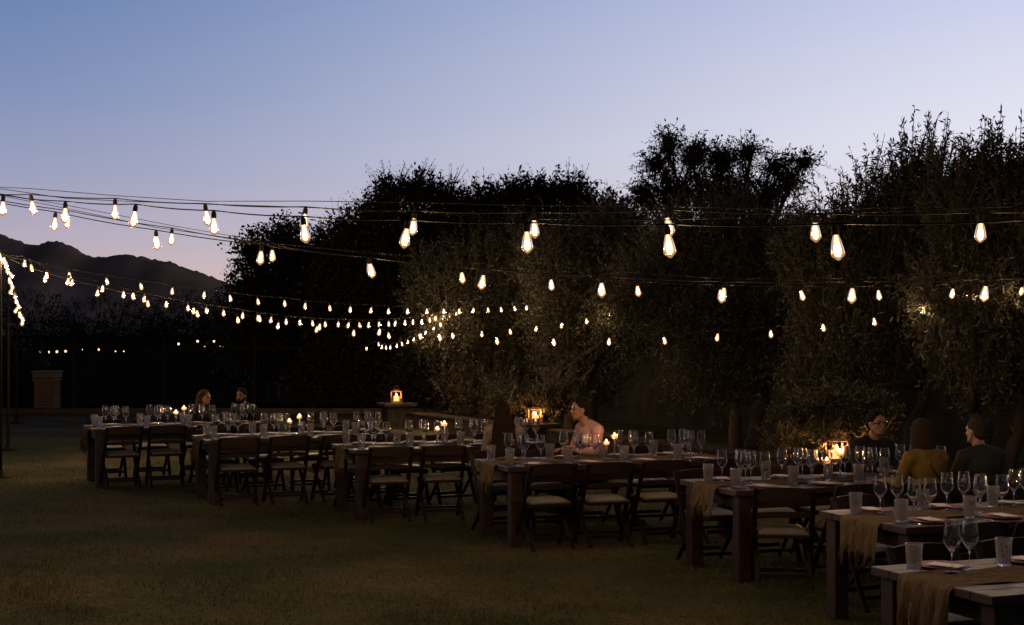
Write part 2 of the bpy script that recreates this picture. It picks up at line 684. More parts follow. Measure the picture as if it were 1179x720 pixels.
S1 = proj_run(133, 119.5, -.0424, 11.15, range(-2, 9), [(-60, 236), (41, 240), (133, 245), (241, 252), (348, 256), (477, 261.7), (616, 264.5), (762, 262), (937, 268), (1130, 268), (1400, 262)])
S2 = proj_run(156, 111.7, -.061, 10.2, range(-3, 8), [(-60, 238), (12, 241), (82, 249.5), (155, 253), (251, 262), (354, 270), (468, 275), (609, 280), (769, 284), (963, 286), (1200, 284), (1500, 270)])
S3 = proj_run(64, 123.9, -.0184, 12.2, range(-1, 11), [(-60, 236), (64, 259), (178, 280), (298, 297), (426, 312.5), (558, 326), (693, 334.5), (837, 341), (984, 341), (1137, 339), (1400, 326)])
S4 = proj_run(78, 112.3, .0203, 13.3, range(-1, 12), [(-60, 234), (76, 256), (198, 276), (313, 295), (424, 310), (532, 320.5), (640, 329), (737, 336), (832, 340), (925, 341), (1017, 340.5), (1100, 338.5), (1200, 333)])
S6 = proj_run(438, 67, .0092, 22.7, range(-5, 13), [(75, 324), (148, 340), (227, 362), (297, 367), (368, 377), (438, 383), (505, 389), (572, 393), (637, 394.5), (702, 394), (765, 393), (828, 389), (888, 385), (947, 378), (1007, 371), (1064, 358), (1121, 343), (1175, 336)],
              lambda k, z: 22.7 - .32 * max(0, k) + .05 * min(0, k) * 4)
S7 = proj_run(274, 39.1, .0304, 23.8, range(-4, 14), [(53, 322), (113, 338), (174, 351), (227, 359), (274, 369), (322, 376), (367, 380), (407, 384), (447, 387), (484, 388), (521, 387), (556, 385), (588, 382.5), (619, 379), (650, 375), (677, 370), (704, 363), (728, 353)],
              lambda k, z: 23.8 + .36 * k)
S8 = [P(x, y, 21.5 + 10.5 * i / 31) for i, (x, y) in enumerate([(29, 304), (55, 318), (84, 326), (119, 333), (143, 340), (167, 345), (192, 351), (217, 355), (238, 358), (258, 361), (280, 364), (297, 367), (313, 369), (330, 371), (346, 372), (360, 373), (375, 374), (390, 374), (402, 375), (414, 375), (425, 375), (437, 374), (448, 373.6), (456, 373), (467, 372), (476, 371), (486, 371), (495, 369), (502, 367), (511, 366), (518, 364), (526, 362)])]
S9 = [P(x, y, 22 + 9.5 * i / 24) for i, (x, y) in enumerate([(36, 309), (80, 318), (123, 325), (162, 330.5), (199, 336), (236, 340), (265, 344), (297, 348), (328, 350), (352, 353), (380, 355.5), (404, 357), (428, 358), (448, 359), (470, 359), (492, 359), (511, 359), (529, 359), (546, 358), (562, 357.5), (577, 357), (593, 355.6), (607, 355), (623, 353), (633, 350.6)])]
S10 = [P(x, y, 20.8 + 2.6 * i / 14) for i, (x, y) in enumerate([(0, 296), (5, 301), (8, 306), (9, 312), (11, 318), (11, 324), (13, 330), (15, 336), (17, 342), (18.5, 347), (20, 353), (21, 358), (23, 363), (25, 367.5), (27.5, 372)])]
S11 = [P(x, y, 31.5 - 1.5 * i / 14) for i, (x, y) in enumerate([(422, 402), (436, 397), (440, 400), (445, 400.7), (450, 400.5), (457.5, 398.5), (463, 396.5), (470, 394), (477.5, 391), (484, 387), (491, 383), (500.5, 379), (508, 374)])]

# poles that carry the strings
def pole(x, yb, d, ztop, label):
    p = thing('light_pole', label, 'pole', ((x - CX) / F * d, d, 0), 0, 'poles carrying the string lights')
    m = MB()
    m.tube([(0, 0, 0), (0, 0, ztop)], [.026, .02], 8)
    m.build('shaft', M['iron'], p)
    m = MB()
    m.lathe([(0, 0), (.16, 0), (.16, .012), (.05, .03), (.045, .12), (0, .12)], 16)
    m.build('base', M['iron'], p)
    m = MB()
    m.tube([(0, 0, ztop - .02), (0, 0, ztop + .05), (.05, 0, ztop + .08), (.08, 0, ztop + .04)], .008, 6)
    m.build('hook', M['iron'], p)
    return Vector((p.location.x, d, ztop))


T1p = pole(1, 548, 21.0, 3.12, 'thin dark pole holding the bright cascade of bulbs, nearest of three')
pole(10, 518, 26.0, 2.9, 'thin dark pole between the other two poles at left edge')
pole(19.5, 487, 33.6, 2.8, 'thin dark pole closest to the brick pillar')
TL = pole(-90, 0, 12.6, 3.15, 'thin dark pole carrying the wide strings over the lawn')
TR = Vector((6.6, 8.4, 2.9))

ST_PROF = [(.0125, 0), (.0135, -.010), (.0205, -.030), (.0265, -.058), (.0305, -.083), (.0300, -.091), (.022, -.100), (.013, -.107), (.007, -.1135), (0, -.115)]
FIL_PROF = [(0, -.008), (.009, -.012), (.0135, -.03), (.0185, -.055), (.0195, -.074), (.016, -.090), (.007, -.098), (0, -.1)]
SOCK_PROF = [(0, .045), (.008, .045), (.011, .036), (.016, .03), (.0165, -.002), (.0125, -.006), (0, -.006)]
mbg = MB(); mbg.lathe(ST_PROF, 12); me_glass = mbg.mesh('bulb', M['bulb_glass'])
mbg = MB(); mbg.lathe(FIL_PROF, 8); me_fil = mbg.mesh('filament', M['filament'])
mbg = MB(); mbg.lathe(SOCK_PROF, 10); me_sock = mbg.mesh('socket', M['rubber'])
BULBS = []


def string_light(pts, label, ends, cable=False, scale=1.0, tilt=.2):
    """pts = centres of the glowing bulbs; ends = extra wire points before and after"""
    root = thing('string_light', label, 'string light', pts[0], 0, 'string lights over the tables')
    o0 = Vector(pts[0])
    tops = []
    for p in pts:
        e = Euler((random.uniform(-tilt, tilt), random.uniform(-tilt, tilt), random.uniform(0, 6)))
        top = Vector(p) + Vector((0, 0, .06 * scale)) - o0
        b_ = bpy.data.objects.new('bulb', me_glass); C.objects.link(b_)
        b_.parent = root; b_.location = top; b_.rotation_euler = e; b_.scale = (scale,) * 3
        for nm, me in (('filament', me_fil), ('socket', me_sock)):
            q = bpy.data.objects.new(nm, me); C.objects.link(q); q.parent = b_
        lamp('bulb_light' if cable else 'small_bulb_light', b_, (0, 0, -.06), 15 if cable else 9.0, (1, .66, .34), .017)
        tops.append(top + Vector((0, 0, .045 * scale)))
        BULBS.append(np.array(p))
    path = [Vector(e) - o0 for e in ends[0]] + tops + [Vector(e) - o0 for e in ends[1]]
    fine = []
    for a, b in zip(path, path[1:]):
        L = (b - a).length
        sag = min(.05, .012 * L * L)
        for k in range(5):
            t = k / 5
            fine.append(a.lerp(b, t) - Vector((0, 0, sag * 4 * t * (1 - t))))
    fine.append(path[-1])
    m = MB()
    m.tube(fine, .0042, 5)
    m.build('wire', M['rubber'], root)
    if cable:
        m = MB()
        m.tube([p + Vector((0, .01, .035 + .02 * math.sin(i * 1.3))) for i, p in enumerate(path)], .0025, 4)
        m.build('support_cable', M['rubber'], root)
    return root


string_light(S1, 'highest string of large bulbs against the sky, its bulbs widely spaced', ([TL], [TR + Vector((0, .6, 0))]), True)
string_light(S2, 'near string with the biggest bulbs, hanging just below the highest string', ([TL], [TR]), True)
string_light(S3, 'string of large bulbs sloping down into a level row over the right tables', ([TL], [Vector((8.2, 10.6, 2.8))]), True)
string_light(S4, 'string of mid-sized bulbs running from upper left into the right olive trees', ([TL], [Vector((7.6, 17.5, 2.6))]), True)
string_light(S6, 'lowest hanging string of small bulbs dipping in front of the olive trunks', ([T1p], [Vector((7.7, 18.4, 2.7))]))
string_light(S7, 'string of small bulbs dipping low and then rising into the lit middle olive', ([T1p], [P(745, 346, 29)]))
string_light(S8, 'closely spaced string of small bulbs sagging below the straight far string', ([T1p], [P(540, 356, 32.3)]))
string_light(S9, 'far string of evenly spaced small bulbs, highest of the distant rows', ([T1p], [P(650, 346, 31.8)]))
string_light(S10, 'bright cascade of crowded bulbs dropping beside the thin poles', ([T1p], []), tilt=.5)
string_light(S11, 'short garland of tiny bulbs curving low in the dark trees', ([P(415, 400, 31.6)], [P(520, 366, 30), P(545, 358, 30.5)]), scale=.8, tilt=.3)
BULBS = np.array(BULBS)

# ------------------------------------------------------------------ trees
def leaf_quads(base, d, ln, wd):
    n = len(base)
    r_ = rng.normal(size=(n, 3))
    side = np.cross(d, r_)
    side /= np.linalg.norm(side, axis=1, keepdims=True) + 1e-9
    mid = base + d * (ln * .5)[:, None]
    V = np.stack([base, mid + side * wd[:, None], base + d * ln[:, None], mid - side * wd[:, None]], 1)
    return V


def shoots(lobes, n, L, up, out, leaves, ln, wd, droop=.0, spread=.75, shell=.55):
    """leafy shoots growing out of the crown lobes; lobes are (centre, radii)"""
    cs = np.array([l[0] for l in lobes]); rs = np.array([l[1] for l in lobes])
    wgt = rs[:, 0] * rs[:, 2]
    li = rng.choice(len(lobes), n, p=wgt / wgt.sum())
    dv = rng.normal(size=(n, 3)); dv /= np.linalg.norm(dv, axis=1, keepdims=True)
    rad = rng.random(n) ** shell
    start = cs[li] + dv * rs[li] * rad[:, None]
    dr = dv * out + np.array([0, 0, 1.]) * up + rng.normal(size=(n, 3)) * .35
    dr /= np.linalg.norm(dr, axis=1, keepdims=True)
    Ls = L * (.5 + .8 * rng.random(n))
    start = start - dr * (Ls * .45)[:, None]
    t = (np.arange(leaves) + .5) / leaves
    bx = start[:, None, :] + dr[:, None, :] * (Ls[:, None] * t[None, :])[:, :, None]
    bx[:, :, 2] -= droop * (t ** 2)[None, :] * Ls[:, None]
    bx = bx.reshape(-1, 3)
    d = np.repeat(dr, leaves, 0) * (1 - spread) + rng.normal(size=(n * leaves, 3)) * .55 * spread * 1.3
    d[:, 2] -= droop * .5
    d /= np.linalg.norm(d, axis=1, keepdims=True) + 1e-9
    V = leaf_quads(bx, d, ln * (.6 + .7 * rng.random(n * leaves)), wd * (.7 + .6 * rng.random(n * leaves)))
    # keep a hand's breadth of air round each bulb
    keep = np.ones(len(bx), bool)
    for B in BULBS:
        m_ = np.abs(bx - B).max(1) < .3
        if m_.any():
            keep[m_] &= np.linalg.norm(bx[m_] - B, axis=1) > .10 + .08 * rng.random(m_.sum())
    V = V[keep]
    # thin stems
    tt = np.array([0, .5, 1.0])
    c = start[:, None, :] + dr[:, None, :] * (Ls[:, None] * tt)[:, :, None]
    c[:, :, 2] -= droop * (tt ** 2)[None] * Ls[:, None]
    e1 = np.cross(dr, [0.3, .2, .93]); e1 /= np.linalg.norm(e1, axis=1, keepdims=True) + 1e-9
    wv = np.array([.006, .004, .0015]) * (1 + L)
    A = c + e1[:, None, :] * wv[None, :, None]; Bv = c - e1[:, None, :] * wv[None, :, None]
    S = np.stack([A[:, :-1], Bv[:, :-1], Bv[:, 1:], A[:, 1:]], 2).reshape(-1, 4, 3)
    return V, S


def make_tree(name, label, group, base, lobes, trunks, leaf, spec_list, limb_r=.09, extra=None):
    root = thing(name, label, 'tree', base, 0, group)
    B = Vector(base)
    m = MB()
    rd = random.Random(hash(label) % 1000)
    rd = random.Random(len(label) * 7 + int(base[1] * 10))
    cents = [Vector(l[0]) for l in lobes]
    for ti, (off, leanv) in enumerate(trunks):
        p0 = Vector(off)
        fork = p0 + Vector(leanv)
        pts = [p0 + Vector((0, 0, -.05))]
        for k in range(1, 5):
            t = k / 4
            pts.append(p0.lerp(fork, t) + Vector((rd.uniform(-.05, .05), rd.uniform(-.05, .05), 0)))
        m.tube(pts, [limb_r * (1.25 - .5 * k / 4) for k in range(5)], 8)
        for ci, c in enumerate(cents):
            if ci % len(trunks) != ti and len(trunks) > 1 and rd.random() < .5:
                continue
            tgt = c - B + Vector((rd.uniform(-.2, .2), rd.uniform(-.2, .2), 0))
            mid = fork.lerp(tgt, .5) + Vector((rd.uniform(-.2, .2), rd.uniform(-.2, .2), rd.uniform(-.05, .25)))
            m.tube([fork, fork.lerp(mid, .5) + Vector((0, 0, .05)), mid, tgt], [limb_r * .6, limb_r * .48, limb_r * .34, limb_r * .12], 6)
            R_ = Vector(lobes[ci][1])
            for q in range(7):
                dv = Vector((rd.gauss(0, 1), rd.gauss(0, 1), rd.gauss(.4, .8))).normalized()
                e = tgt + Vector((dv.x * R_.x, dv.y * R_.y, dv.z * R_.z)) * .9
                s_ = mid.lerp(tgt, rd.random())
                m.tube([s_, s_.lerp(e, .5) + Vector((rd.uniform(-.1, .1), rd.uniform(-.1, .1), .06)), e], [limb_r * .22, limb_r * .13, limb_r * .04], 5)
    m.build('trunk', M['bark'], root)
    Vs, Ss = [], []
    for sp in spec_list:
        sub = [lobes[i] for i in sp.pop('only')] if 'only' in sp else lobes
        v, s = shoots(sub, **sp)
        Vs.append(v); Ss.append(s)
    V = np.concatenate(Vs); S = np.concatenate(Ss)
    A = np.concatenate([V, S]).reshape(-1, 3) - np.array(base)
    A[:, 2] = np.maximum(A[:, 2], .02)
    fi = np.arange(len(A)).reshape(-1, 4)
    mi = np.concatenate([np.zeros(len(V)), np.ones(len(S))])
    link('crown', npmesh('crown', A, fi, [M[leaf], M['bark']], mi), root)
    return root


def lob(lst, d, depth=1.0):
    out = []
    for (x, y, rx_, ry_) in lst:
        c = P(x, y, d + random.uniform(-.25, .25) * depth)
        out.append((np.array(c), np.array((rx_ / F * d, max(rx_, ry_) / F * d * .9 * depth, ry_ / F * d))))
    return out


OL = 'olive trees along the tables'
def olive(label, x, d, lst, trunks, n=1500, tall=None, L=.75, up=.9, near=None, low=None):
    base = ((x - CX) / F * d, d, 0)
    specs = [dict(n=n, L=L, up=up, out=.75, leaves=18, ln=.10, wd=.0125, droop=.05, shell=.5),
             dict(n=n // 2, L=L * .8, up=-.1, out=.8, leaves=16, ln=.10, wd=.0125, droop=.35, shell=.5)]
    if low:
        specs[0]['only'] = low
        specs[1]['only'] = low
        specs.append(dict(n=n // 4, L=L, up=up, out=.75, leaves=20, ln=.10, wd=.0125, droop=.05, shell=.5, only=[i for i in range(len(lst)) if i not in low]))
    if tall:
        specs.append(tall)
    L_ = lob(lst, d)
    if near:
        specs.append(dict(n=110 * len(near), L=.5, up=.1, out=.9, leaves=16, ln=.085, wd=.011, droop=.3, shell=.6, only=list(range(len(L_), len(L_) + len(near)))))
        for q in near:
            L_ += lob([q[:4]], q[4], .6)
    return make_tree('olive_tree', label, OL, base, L_, trunks, 'olive_leaf', specs, .10)


olive('dark olive tree standing left of the man in the pink shirt', 560, 33.6,
      [(500, 330, 40, 50), (545, 315, 45, 55), (600, 300, 45, 55), (520, 385, 55, 40), (585, 375, 60, 45), (560, 440, 60, 38)],
      [((0, 0, 0), (.15, 0, 1.2)), ((.3, .1, 0), (.1, 0, 1.4))], 2000, near=[(520, 375, 30, 18, 31.3)])
olive('olive tree behind the man in pink, its crown lit by small bulbs', 672, 29.3,
      [(640, 300, 42, 50), (700, 285, 45, 55), (745, 310, 40, 55), (650, 370, 50, 40), (715, 375, 55, 42), (670, 430, 55, 40)],
      [((-.25, 0, 0), (-.1, 0, 1.25)), ((.05, .1, 0), (.25, 0, 1.4))], 2000, near=[(712, 362, 38, 24, 28.3), (640, 360, 26, 16, 31), (588, 458, 30, 16, 27.7), (645, 455, 26, 18, 27.6)])
olive('olive tree with dense mid-height crown below the tallest dark tree', 850, 25.7,
      [(780, 290, 45, 55), (840, 275, 48, 55), (895, 290, 45, 55), (800, 370, 55, 45), (870, 375, 60, 45), (735, 340, 40, 45), (830, 430, 70, 35)],
      [((0, 0, 0), (-.1, 0, 1.2)), ((.22, .1, 0), (.3, 0, 1.1))], 1900)
olive('olive tree beside the bright lantern, with sparse upright top shoots', 1030, 22.4,
      [(950, 310, 48, 55), (1010, 275, 52, 62), (1060, 240, 50, 62), (965, 385, 55, 45), (1040, 375, 62, 50), (945, 450, 45, 32)],
      [((-.1, 0, 0), (-.25, 0, 1.1)), ((.15, .1, 0), (.3, 0, 1.2))], 1900,
      dict(n=520, L=1.25, up=1.7, out=.3, leaves=44, ln=.10, wd=.0125, droop=.0, shell=.4, only=[0, 1, 2]), L=.8, up=1.2, low=[0, 3, 4, 5], near=[(922, 478, 30, 20, 20.2), (1000, 472, 36, 22, 20.1), (962, 455, 42, 16, 20.4)])
olive('tall olive tree at the right edge behind the seated men', 1150, 20.4,
      [(1110, 245, 50, 65), (1160, 235, 50, 65), (1215, 245, 50, 65), (1110, 345, 60, 50), (1180, 345, 62, 55), (1140, 415, 70, 35)],
      [((0, 0, 0), (-.35, 0, .95)), ((.1, .1, 0), (.3, 0, 1.2))], 1900,
      dict(n=520, L=.95, up=1.7, out=.3, leaves=44, ln=.10, wd=.0125, droop=.0, shell=.4, only=[0, 1, 2]), L=.8, up=1.2, low=[3, 4, 5], near=[(1128, 345, 48, 24, 19.2), (1080, 350, 30, 18, 19.5)])

BT = 'dark trees behind the lawn'
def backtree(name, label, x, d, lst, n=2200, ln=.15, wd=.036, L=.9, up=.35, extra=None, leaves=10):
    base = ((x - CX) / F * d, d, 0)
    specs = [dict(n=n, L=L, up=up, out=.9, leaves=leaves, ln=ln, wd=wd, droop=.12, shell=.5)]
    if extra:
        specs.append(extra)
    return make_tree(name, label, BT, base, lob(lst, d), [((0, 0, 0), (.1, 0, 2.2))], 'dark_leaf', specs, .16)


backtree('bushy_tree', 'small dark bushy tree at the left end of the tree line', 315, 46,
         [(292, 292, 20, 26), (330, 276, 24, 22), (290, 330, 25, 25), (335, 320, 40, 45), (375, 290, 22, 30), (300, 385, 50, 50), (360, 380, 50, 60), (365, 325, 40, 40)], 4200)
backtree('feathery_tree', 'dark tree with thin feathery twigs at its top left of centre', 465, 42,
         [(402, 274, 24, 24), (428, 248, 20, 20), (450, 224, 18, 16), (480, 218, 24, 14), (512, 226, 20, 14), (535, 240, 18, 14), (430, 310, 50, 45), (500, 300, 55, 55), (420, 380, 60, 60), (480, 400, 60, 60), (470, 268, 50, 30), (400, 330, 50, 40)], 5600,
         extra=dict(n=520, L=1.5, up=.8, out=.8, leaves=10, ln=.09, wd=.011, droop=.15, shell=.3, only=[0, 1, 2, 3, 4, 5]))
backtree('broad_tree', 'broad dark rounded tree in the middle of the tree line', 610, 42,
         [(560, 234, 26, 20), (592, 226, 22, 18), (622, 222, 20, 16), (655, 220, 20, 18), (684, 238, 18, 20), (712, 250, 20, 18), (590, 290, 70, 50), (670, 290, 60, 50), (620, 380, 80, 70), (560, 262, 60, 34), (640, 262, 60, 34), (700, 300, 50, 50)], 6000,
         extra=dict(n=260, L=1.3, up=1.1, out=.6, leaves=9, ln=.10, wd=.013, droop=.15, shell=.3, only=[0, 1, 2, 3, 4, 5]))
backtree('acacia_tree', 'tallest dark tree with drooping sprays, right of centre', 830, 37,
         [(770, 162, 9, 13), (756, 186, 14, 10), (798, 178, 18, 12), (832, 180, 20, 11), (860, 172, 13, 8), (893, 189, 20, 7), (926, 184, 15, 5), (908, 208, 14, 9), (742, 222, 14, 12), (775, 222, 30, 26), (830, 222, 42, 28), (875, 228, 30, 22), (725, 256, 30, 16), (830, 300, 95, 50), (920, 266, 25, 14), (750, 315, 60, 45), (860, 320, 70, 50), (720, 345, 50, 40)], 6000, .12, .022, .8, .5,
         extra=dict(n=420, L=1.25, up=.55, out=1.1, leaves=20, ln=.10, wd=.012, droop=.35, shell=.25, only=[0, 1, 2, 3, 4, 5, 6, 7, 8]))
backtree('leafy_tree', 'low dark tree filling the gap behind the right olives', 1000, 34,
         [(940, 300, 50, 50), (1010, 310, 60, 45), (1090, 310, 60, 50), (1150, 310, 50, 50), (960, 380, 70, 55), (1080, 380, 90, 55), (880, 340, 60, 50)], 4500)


def shrub(label, x, y, rx_, ry_, d, n=900, leaf='dark_leaf', ln=.11, wd=.028):
    base = ((x - CX) / F * d, d, 0)
    root = thing('shrub', label, 'shrub', base, 0, 'dark shrubs along the garden edge')
    l_ = lob([(x, y, rx_, ry_), (x - rx_ * .5, y + ry_ * .3, rx_ * .6, ry_ * .7), (x + rx_ * .5, y + ry_ * .35, rx_ * .6, ry_ * .7)], d)
    m = MB()
    rd = random.Random(int(x))
    for k in range(6):
        m.tube([(rd.uniform(-.1, .1), rd.uniform(-.1, .1), 0), (rd.uniform(-.3, .3), rd.uniform(-.3, .3), .5), (rd.uniform(-.7, .7), rd.uniform(-.4, .4), 1.1)], [.03, .02, .008], 5)
    m.build('stem', M['bark'], root)
    V, S = shoots(l_, n, .55, .5, .9, 10, ln, wd, .1, .75, .5)
    A = np.concatenate([V, S]).reshape(-1, 3) - np.array(base)
    A[:, 2] = np.maximum(A[:, 2], .01)
    link('foliage', npmesh('foliage', A, np.arange(len(A)).reshape(-1, 4), [M[leaf], M['bark']], np.concatenate([np.zeros(len(V)), np.ones(len(S))])), root)


for x, y, a, b, d, lab in [
        (30, 375, 75, 45, 74, 'dark shrub below the hills behind the thin poles'),
        (130, 380, 70, 40, 74, 'dark shrub beyond the fence, right of the brick pillar'),
        (215, 378, 65, 42, 73, 'dark shrub beyond the fence, left of the small bushy tree'),
        (285, 375, 55, 50, 72, 'dark shrub under the small bushy tree'),
        (24, 430, 30, 36, 45, 'leafy shrub beside the brick pillar, lit by the bulb cascade'),
        (390, 440, 60, 50, 41, 'low dark shrub left of the far lantern'),
        (500, 440, 55, 48, 38, 'low dark shrub right of the far lantern'),
        (590, 440, 50, 45, 36.5, 'low dark shrub behind the long-haired woman')]:
    shrub(lab, x, y, a, b, d, 1300)

# lit low branches round the lanterns
def twigs(label, p, n, seed, spread=.5):
    rd = random.Random(seed)
    root = thing('hanging_branch', label, 'branch', p, 0, 'low olive branches by the lanterns')
    m = MB()
    vs = []
    for k in range(n):
        s_ = Vector((rd.uniform(-spread, spread), rd.uniform(-.15, .25), rd.uniform(.28, .6)))
        e = Vector((s_.x + rd.choice((-1, 1)) * rd.uniform(.12, .4), s_.y + rd.uniform(-.15, .15), rd.uniform(.12, .5)))
        mid = s_.lerp(e, .5) + Vector((rd.uniform(-.1, .1), 0, -rd.uniform(.25, .6)))
        pts = []
        for q in range(7):
            t = q / 6
            pts.append(s_ * (1 - t) ** 2 + mid * 2 * t * (1 - t) + e * t * t)
        m.tube(pts, [.0055 - .0005 * q for q in range(7)], 5)
        for q in range(46):
            t = rd.random()
            vs.append(Vector((rd.gauss(0, .03), rd.gauss(0, .03), rd.gauss(-.02, .03))) + s_ * (1 - t) ** 2 + mid * 2 * t * (1 - t) + e * t * t)
    m.build('twig', M['dry_twig'], root)
    bx = np.array([tuple(v) for v in vs])
    d = rng.normal(size=bx.shape); d[:, 2] -= .4
    d /= np.linalg.norm(d, axis=1, keepdims=True)
    A = leaf_quads(bx, d, .06 + .04 * rng.random(len(bx)), .008 + .005 * rng.random(len(bx))).reshape(-1, 3)
    link('leaves', npmesh('leaves', A, np.arange(len(A)).reshape(-1, 4), M['olive_leaf']), root)


# ------------------------------------------------------------------ walls, pedestals, pillar, fence
def wall_run(p, q, h, th, name, label, material, cap=False):
    p, q = Vector(p), Vector(q)
    L = (q - p).length
    a = math.atan2(q.y - p.y, q.x - p.x)
    r = thing(name, label, 'wall', (*((p + q) / 2).xy, 0), a)
    m = MB()
    m.box((0, 0, h / 2 - .05), (L, th, h + .1 - (.06 if cap else 0)))
    m.build('masonry', material, r, bevel=.01)
    if cap:
        m = MB()
        m.box((0, 0, h - .005), (L + .02, th + .06, .05))
        m.build('coping', M['dark_stone'], r, bevel=.012)
    return r


wall_run((-2.1, 32.3, 0), (5.9, 16.9, 0), .30, .34, 'low_stone_wall', 'low stone seat wall running past the lanterns behind the tables', M['dark_stone'], True)
wall_run((1.2, 36.6, 0), (10.6, 18.6, 0), 2.2, .22, 'garden_wall', 'plain grey garden wall behind the olive trunks', M['wall'])


def pedestal(x, d, h, label):
    r = thing('stone_pedestal', label, 'pedestal', ((x - CX) / F * d, d, 0), R(20), 'stone pedestals carrying lanterns')
    m = MB(); m.box((0, 0, (h - .07) / 2 - .03), (.52, .52, h - .01)); m.build('shaft', M['dark_stone'], r, bevel=.01)
    m = MB(); m.box((0, 0, h - .035), (.72, .72, .07)); m.build('cap', M['dark_stone'], r, bevel=.015)
    return Vector((r.location.x, r.location.y, h))


def lantern(loc, label, s=1.0):
    r = thing('lantern', label, 'lantern', loc, R(8), 'candle lanterns on the pedestals')
    W, H = .105 * s, .225 * s
    m = MB(); m.box((0, 0, .012), (W * 2.1, W * 2.1, .024)); m.build('base', M['copper'], r, bevel=.004)
    m = MB()
    for sx in (-1, 1):
        for sy in (-1, 1):
            m.box((sx * W, sy * W, H / 2 + .024), (.018, .018, H))
    for z in (.034, H + .016):
        for sx in (-1, 1):
            m.box((sx * W, 0, z), (.014, W * 2 - .022, .014))
            m.box((0, sx * W, z), (W * 2 - .022, .014, .014))
    m.build('frame', M['copper'], r)
    m = MB()
    for sx in (-1, 1):
        m.box((sx * W, 0, H / 2 + .024), (.003, W * 2 - .024, H - .03))
        m.box((0, sx * W, H / 2 + .024), (W * 2 - .024, .003, H - .03))
    m.build('glass_pane', M['clear'], r)
    m = MB(); z = H + .026
    m.add([(-W * 1.08, -W * 1.08, z), (W * 1.08, -W * 1.08, z), (W * 1.08, W * 1.08, z), (-W * 1.08, W * 1.08, z), (-.05, -.05, z + .035), (.05, -.05, z + .035), (.05, .05, z + .035), (-.05, .05, z + .035)],
          [(3, 2, 1, 0), (0, 1, 5, 4), (1, 2, 6, 5), (2, 3, 7, 6), (3, 0, 4, 7), (4, 5, 6, 7)])
    m.build('roof', M['copper'], r)
    m = MB(); m.tube([(.045 * math.cos(t), 0, z + .068 + .045 * math.sin(t)) for t in np.linspace(-.9, 4.04, 14)], .004, 6); m.build('handle', M['copper'], r)
    c = thing('candle', 'thick glowing candle inside the ' + label.split(' ', 1)[1].replace('copper candle lantern', 'lantern'), 'candle', Vector(loc) + Vector((0, 0, .024)))
    m = MB(); m.lathe([(0, 0), (.060, 0), (.060, .118 * s), (.052, .122 * s), (0, .115 * s)], 14); m.build('wax', M['glow_wax'], c)
    m = MB(); m.lathe([(0, .12 * s), (.014, .13 * s), (.018, .142 * s), (.011, .16 * s), (0, .185 * s)], 8); m.build('flame', M['flame_l'], c)
    lamp('lantern_light', c, (0, 0, .15 * s), 48, (1, .46, .15), .018)


M['glow_wax'] = emit('glow_wax', (1, .50, .17), 2.0)
p = pedestal(457, 32.5, .50, 'low stone pedestal under the farthest lantern')
lantern(p, 'farthest copper candle lantern, alone in the dark left of centre')
p = pedestal(617, 27, .40, 'low stone pedestal between the long-haired woman and man in pink')
lantern(p, 'middle copper candle lantern beside the man in the pink shirt')
twigs('thin lit olive branches hanging round the middle lantern', p + Vector((.0, .3, .1)), 13, 3, .62)
p = pedestal(964, 19.6, .36, 'low stone pedestal behind the table with the man in glasses')
lantern(p, 'brightest copper candle lantern, nearest the seated group at right', 1.05)
twigs('thin lit olive branches curling left of the brightest lantern', p + Vector((-.35, .2, .05)), 14, 5, .45)
twigs('small lit olive sprays right of the brightest lantern', p + Vector((.35, .3, .1)), 9, 8, .35)

r = thing('brick_pillar', 'square brick pillar with stepped stone cap at the lawn edge', 'pillar', ((55 - CX) / F * 38, 38, 0), R(2))
m = MB(); m.box((0, 0, .37), (.52, .52, .84)); m.build('shaft', M['brick'], r, bevel=.01)
m = MB(); m.box((0, 0, .82), (.60, .60, .06)); m.box((0, 0, .93), (.59, .59, .13)); m.box((0, 0, 1.02), (.645, .645, .05)); m.build('cap', M['stone'], r, bevel=.02)

fr = thing('iron_fence', 'black iron picket fence at the far edge of the lawn', 'fence', (-14, 39.9, 0))
for i in range(9):
    x = -12 + i * 2.4
    m = MB(); m.box((x, 0, .92), (.06, .06, 1.84)); m.ball((x, 0, 1.87), .045); m.build('post', M['iron'], fr)
    m = MB()
    for k in range(19):
        xx_ = x + .06 + (k + .5) * .12
        m.box((xx_, 0, .9), (.016, .016, 1.7))
    m.build('picket_panel', M['iron'], fr)
    for z in (.2, 1.6):
        m = MB(); m.box((x + 1.2, 0, z), (2.34, .035, .035)); m.build('rail', M['iron'], fr)

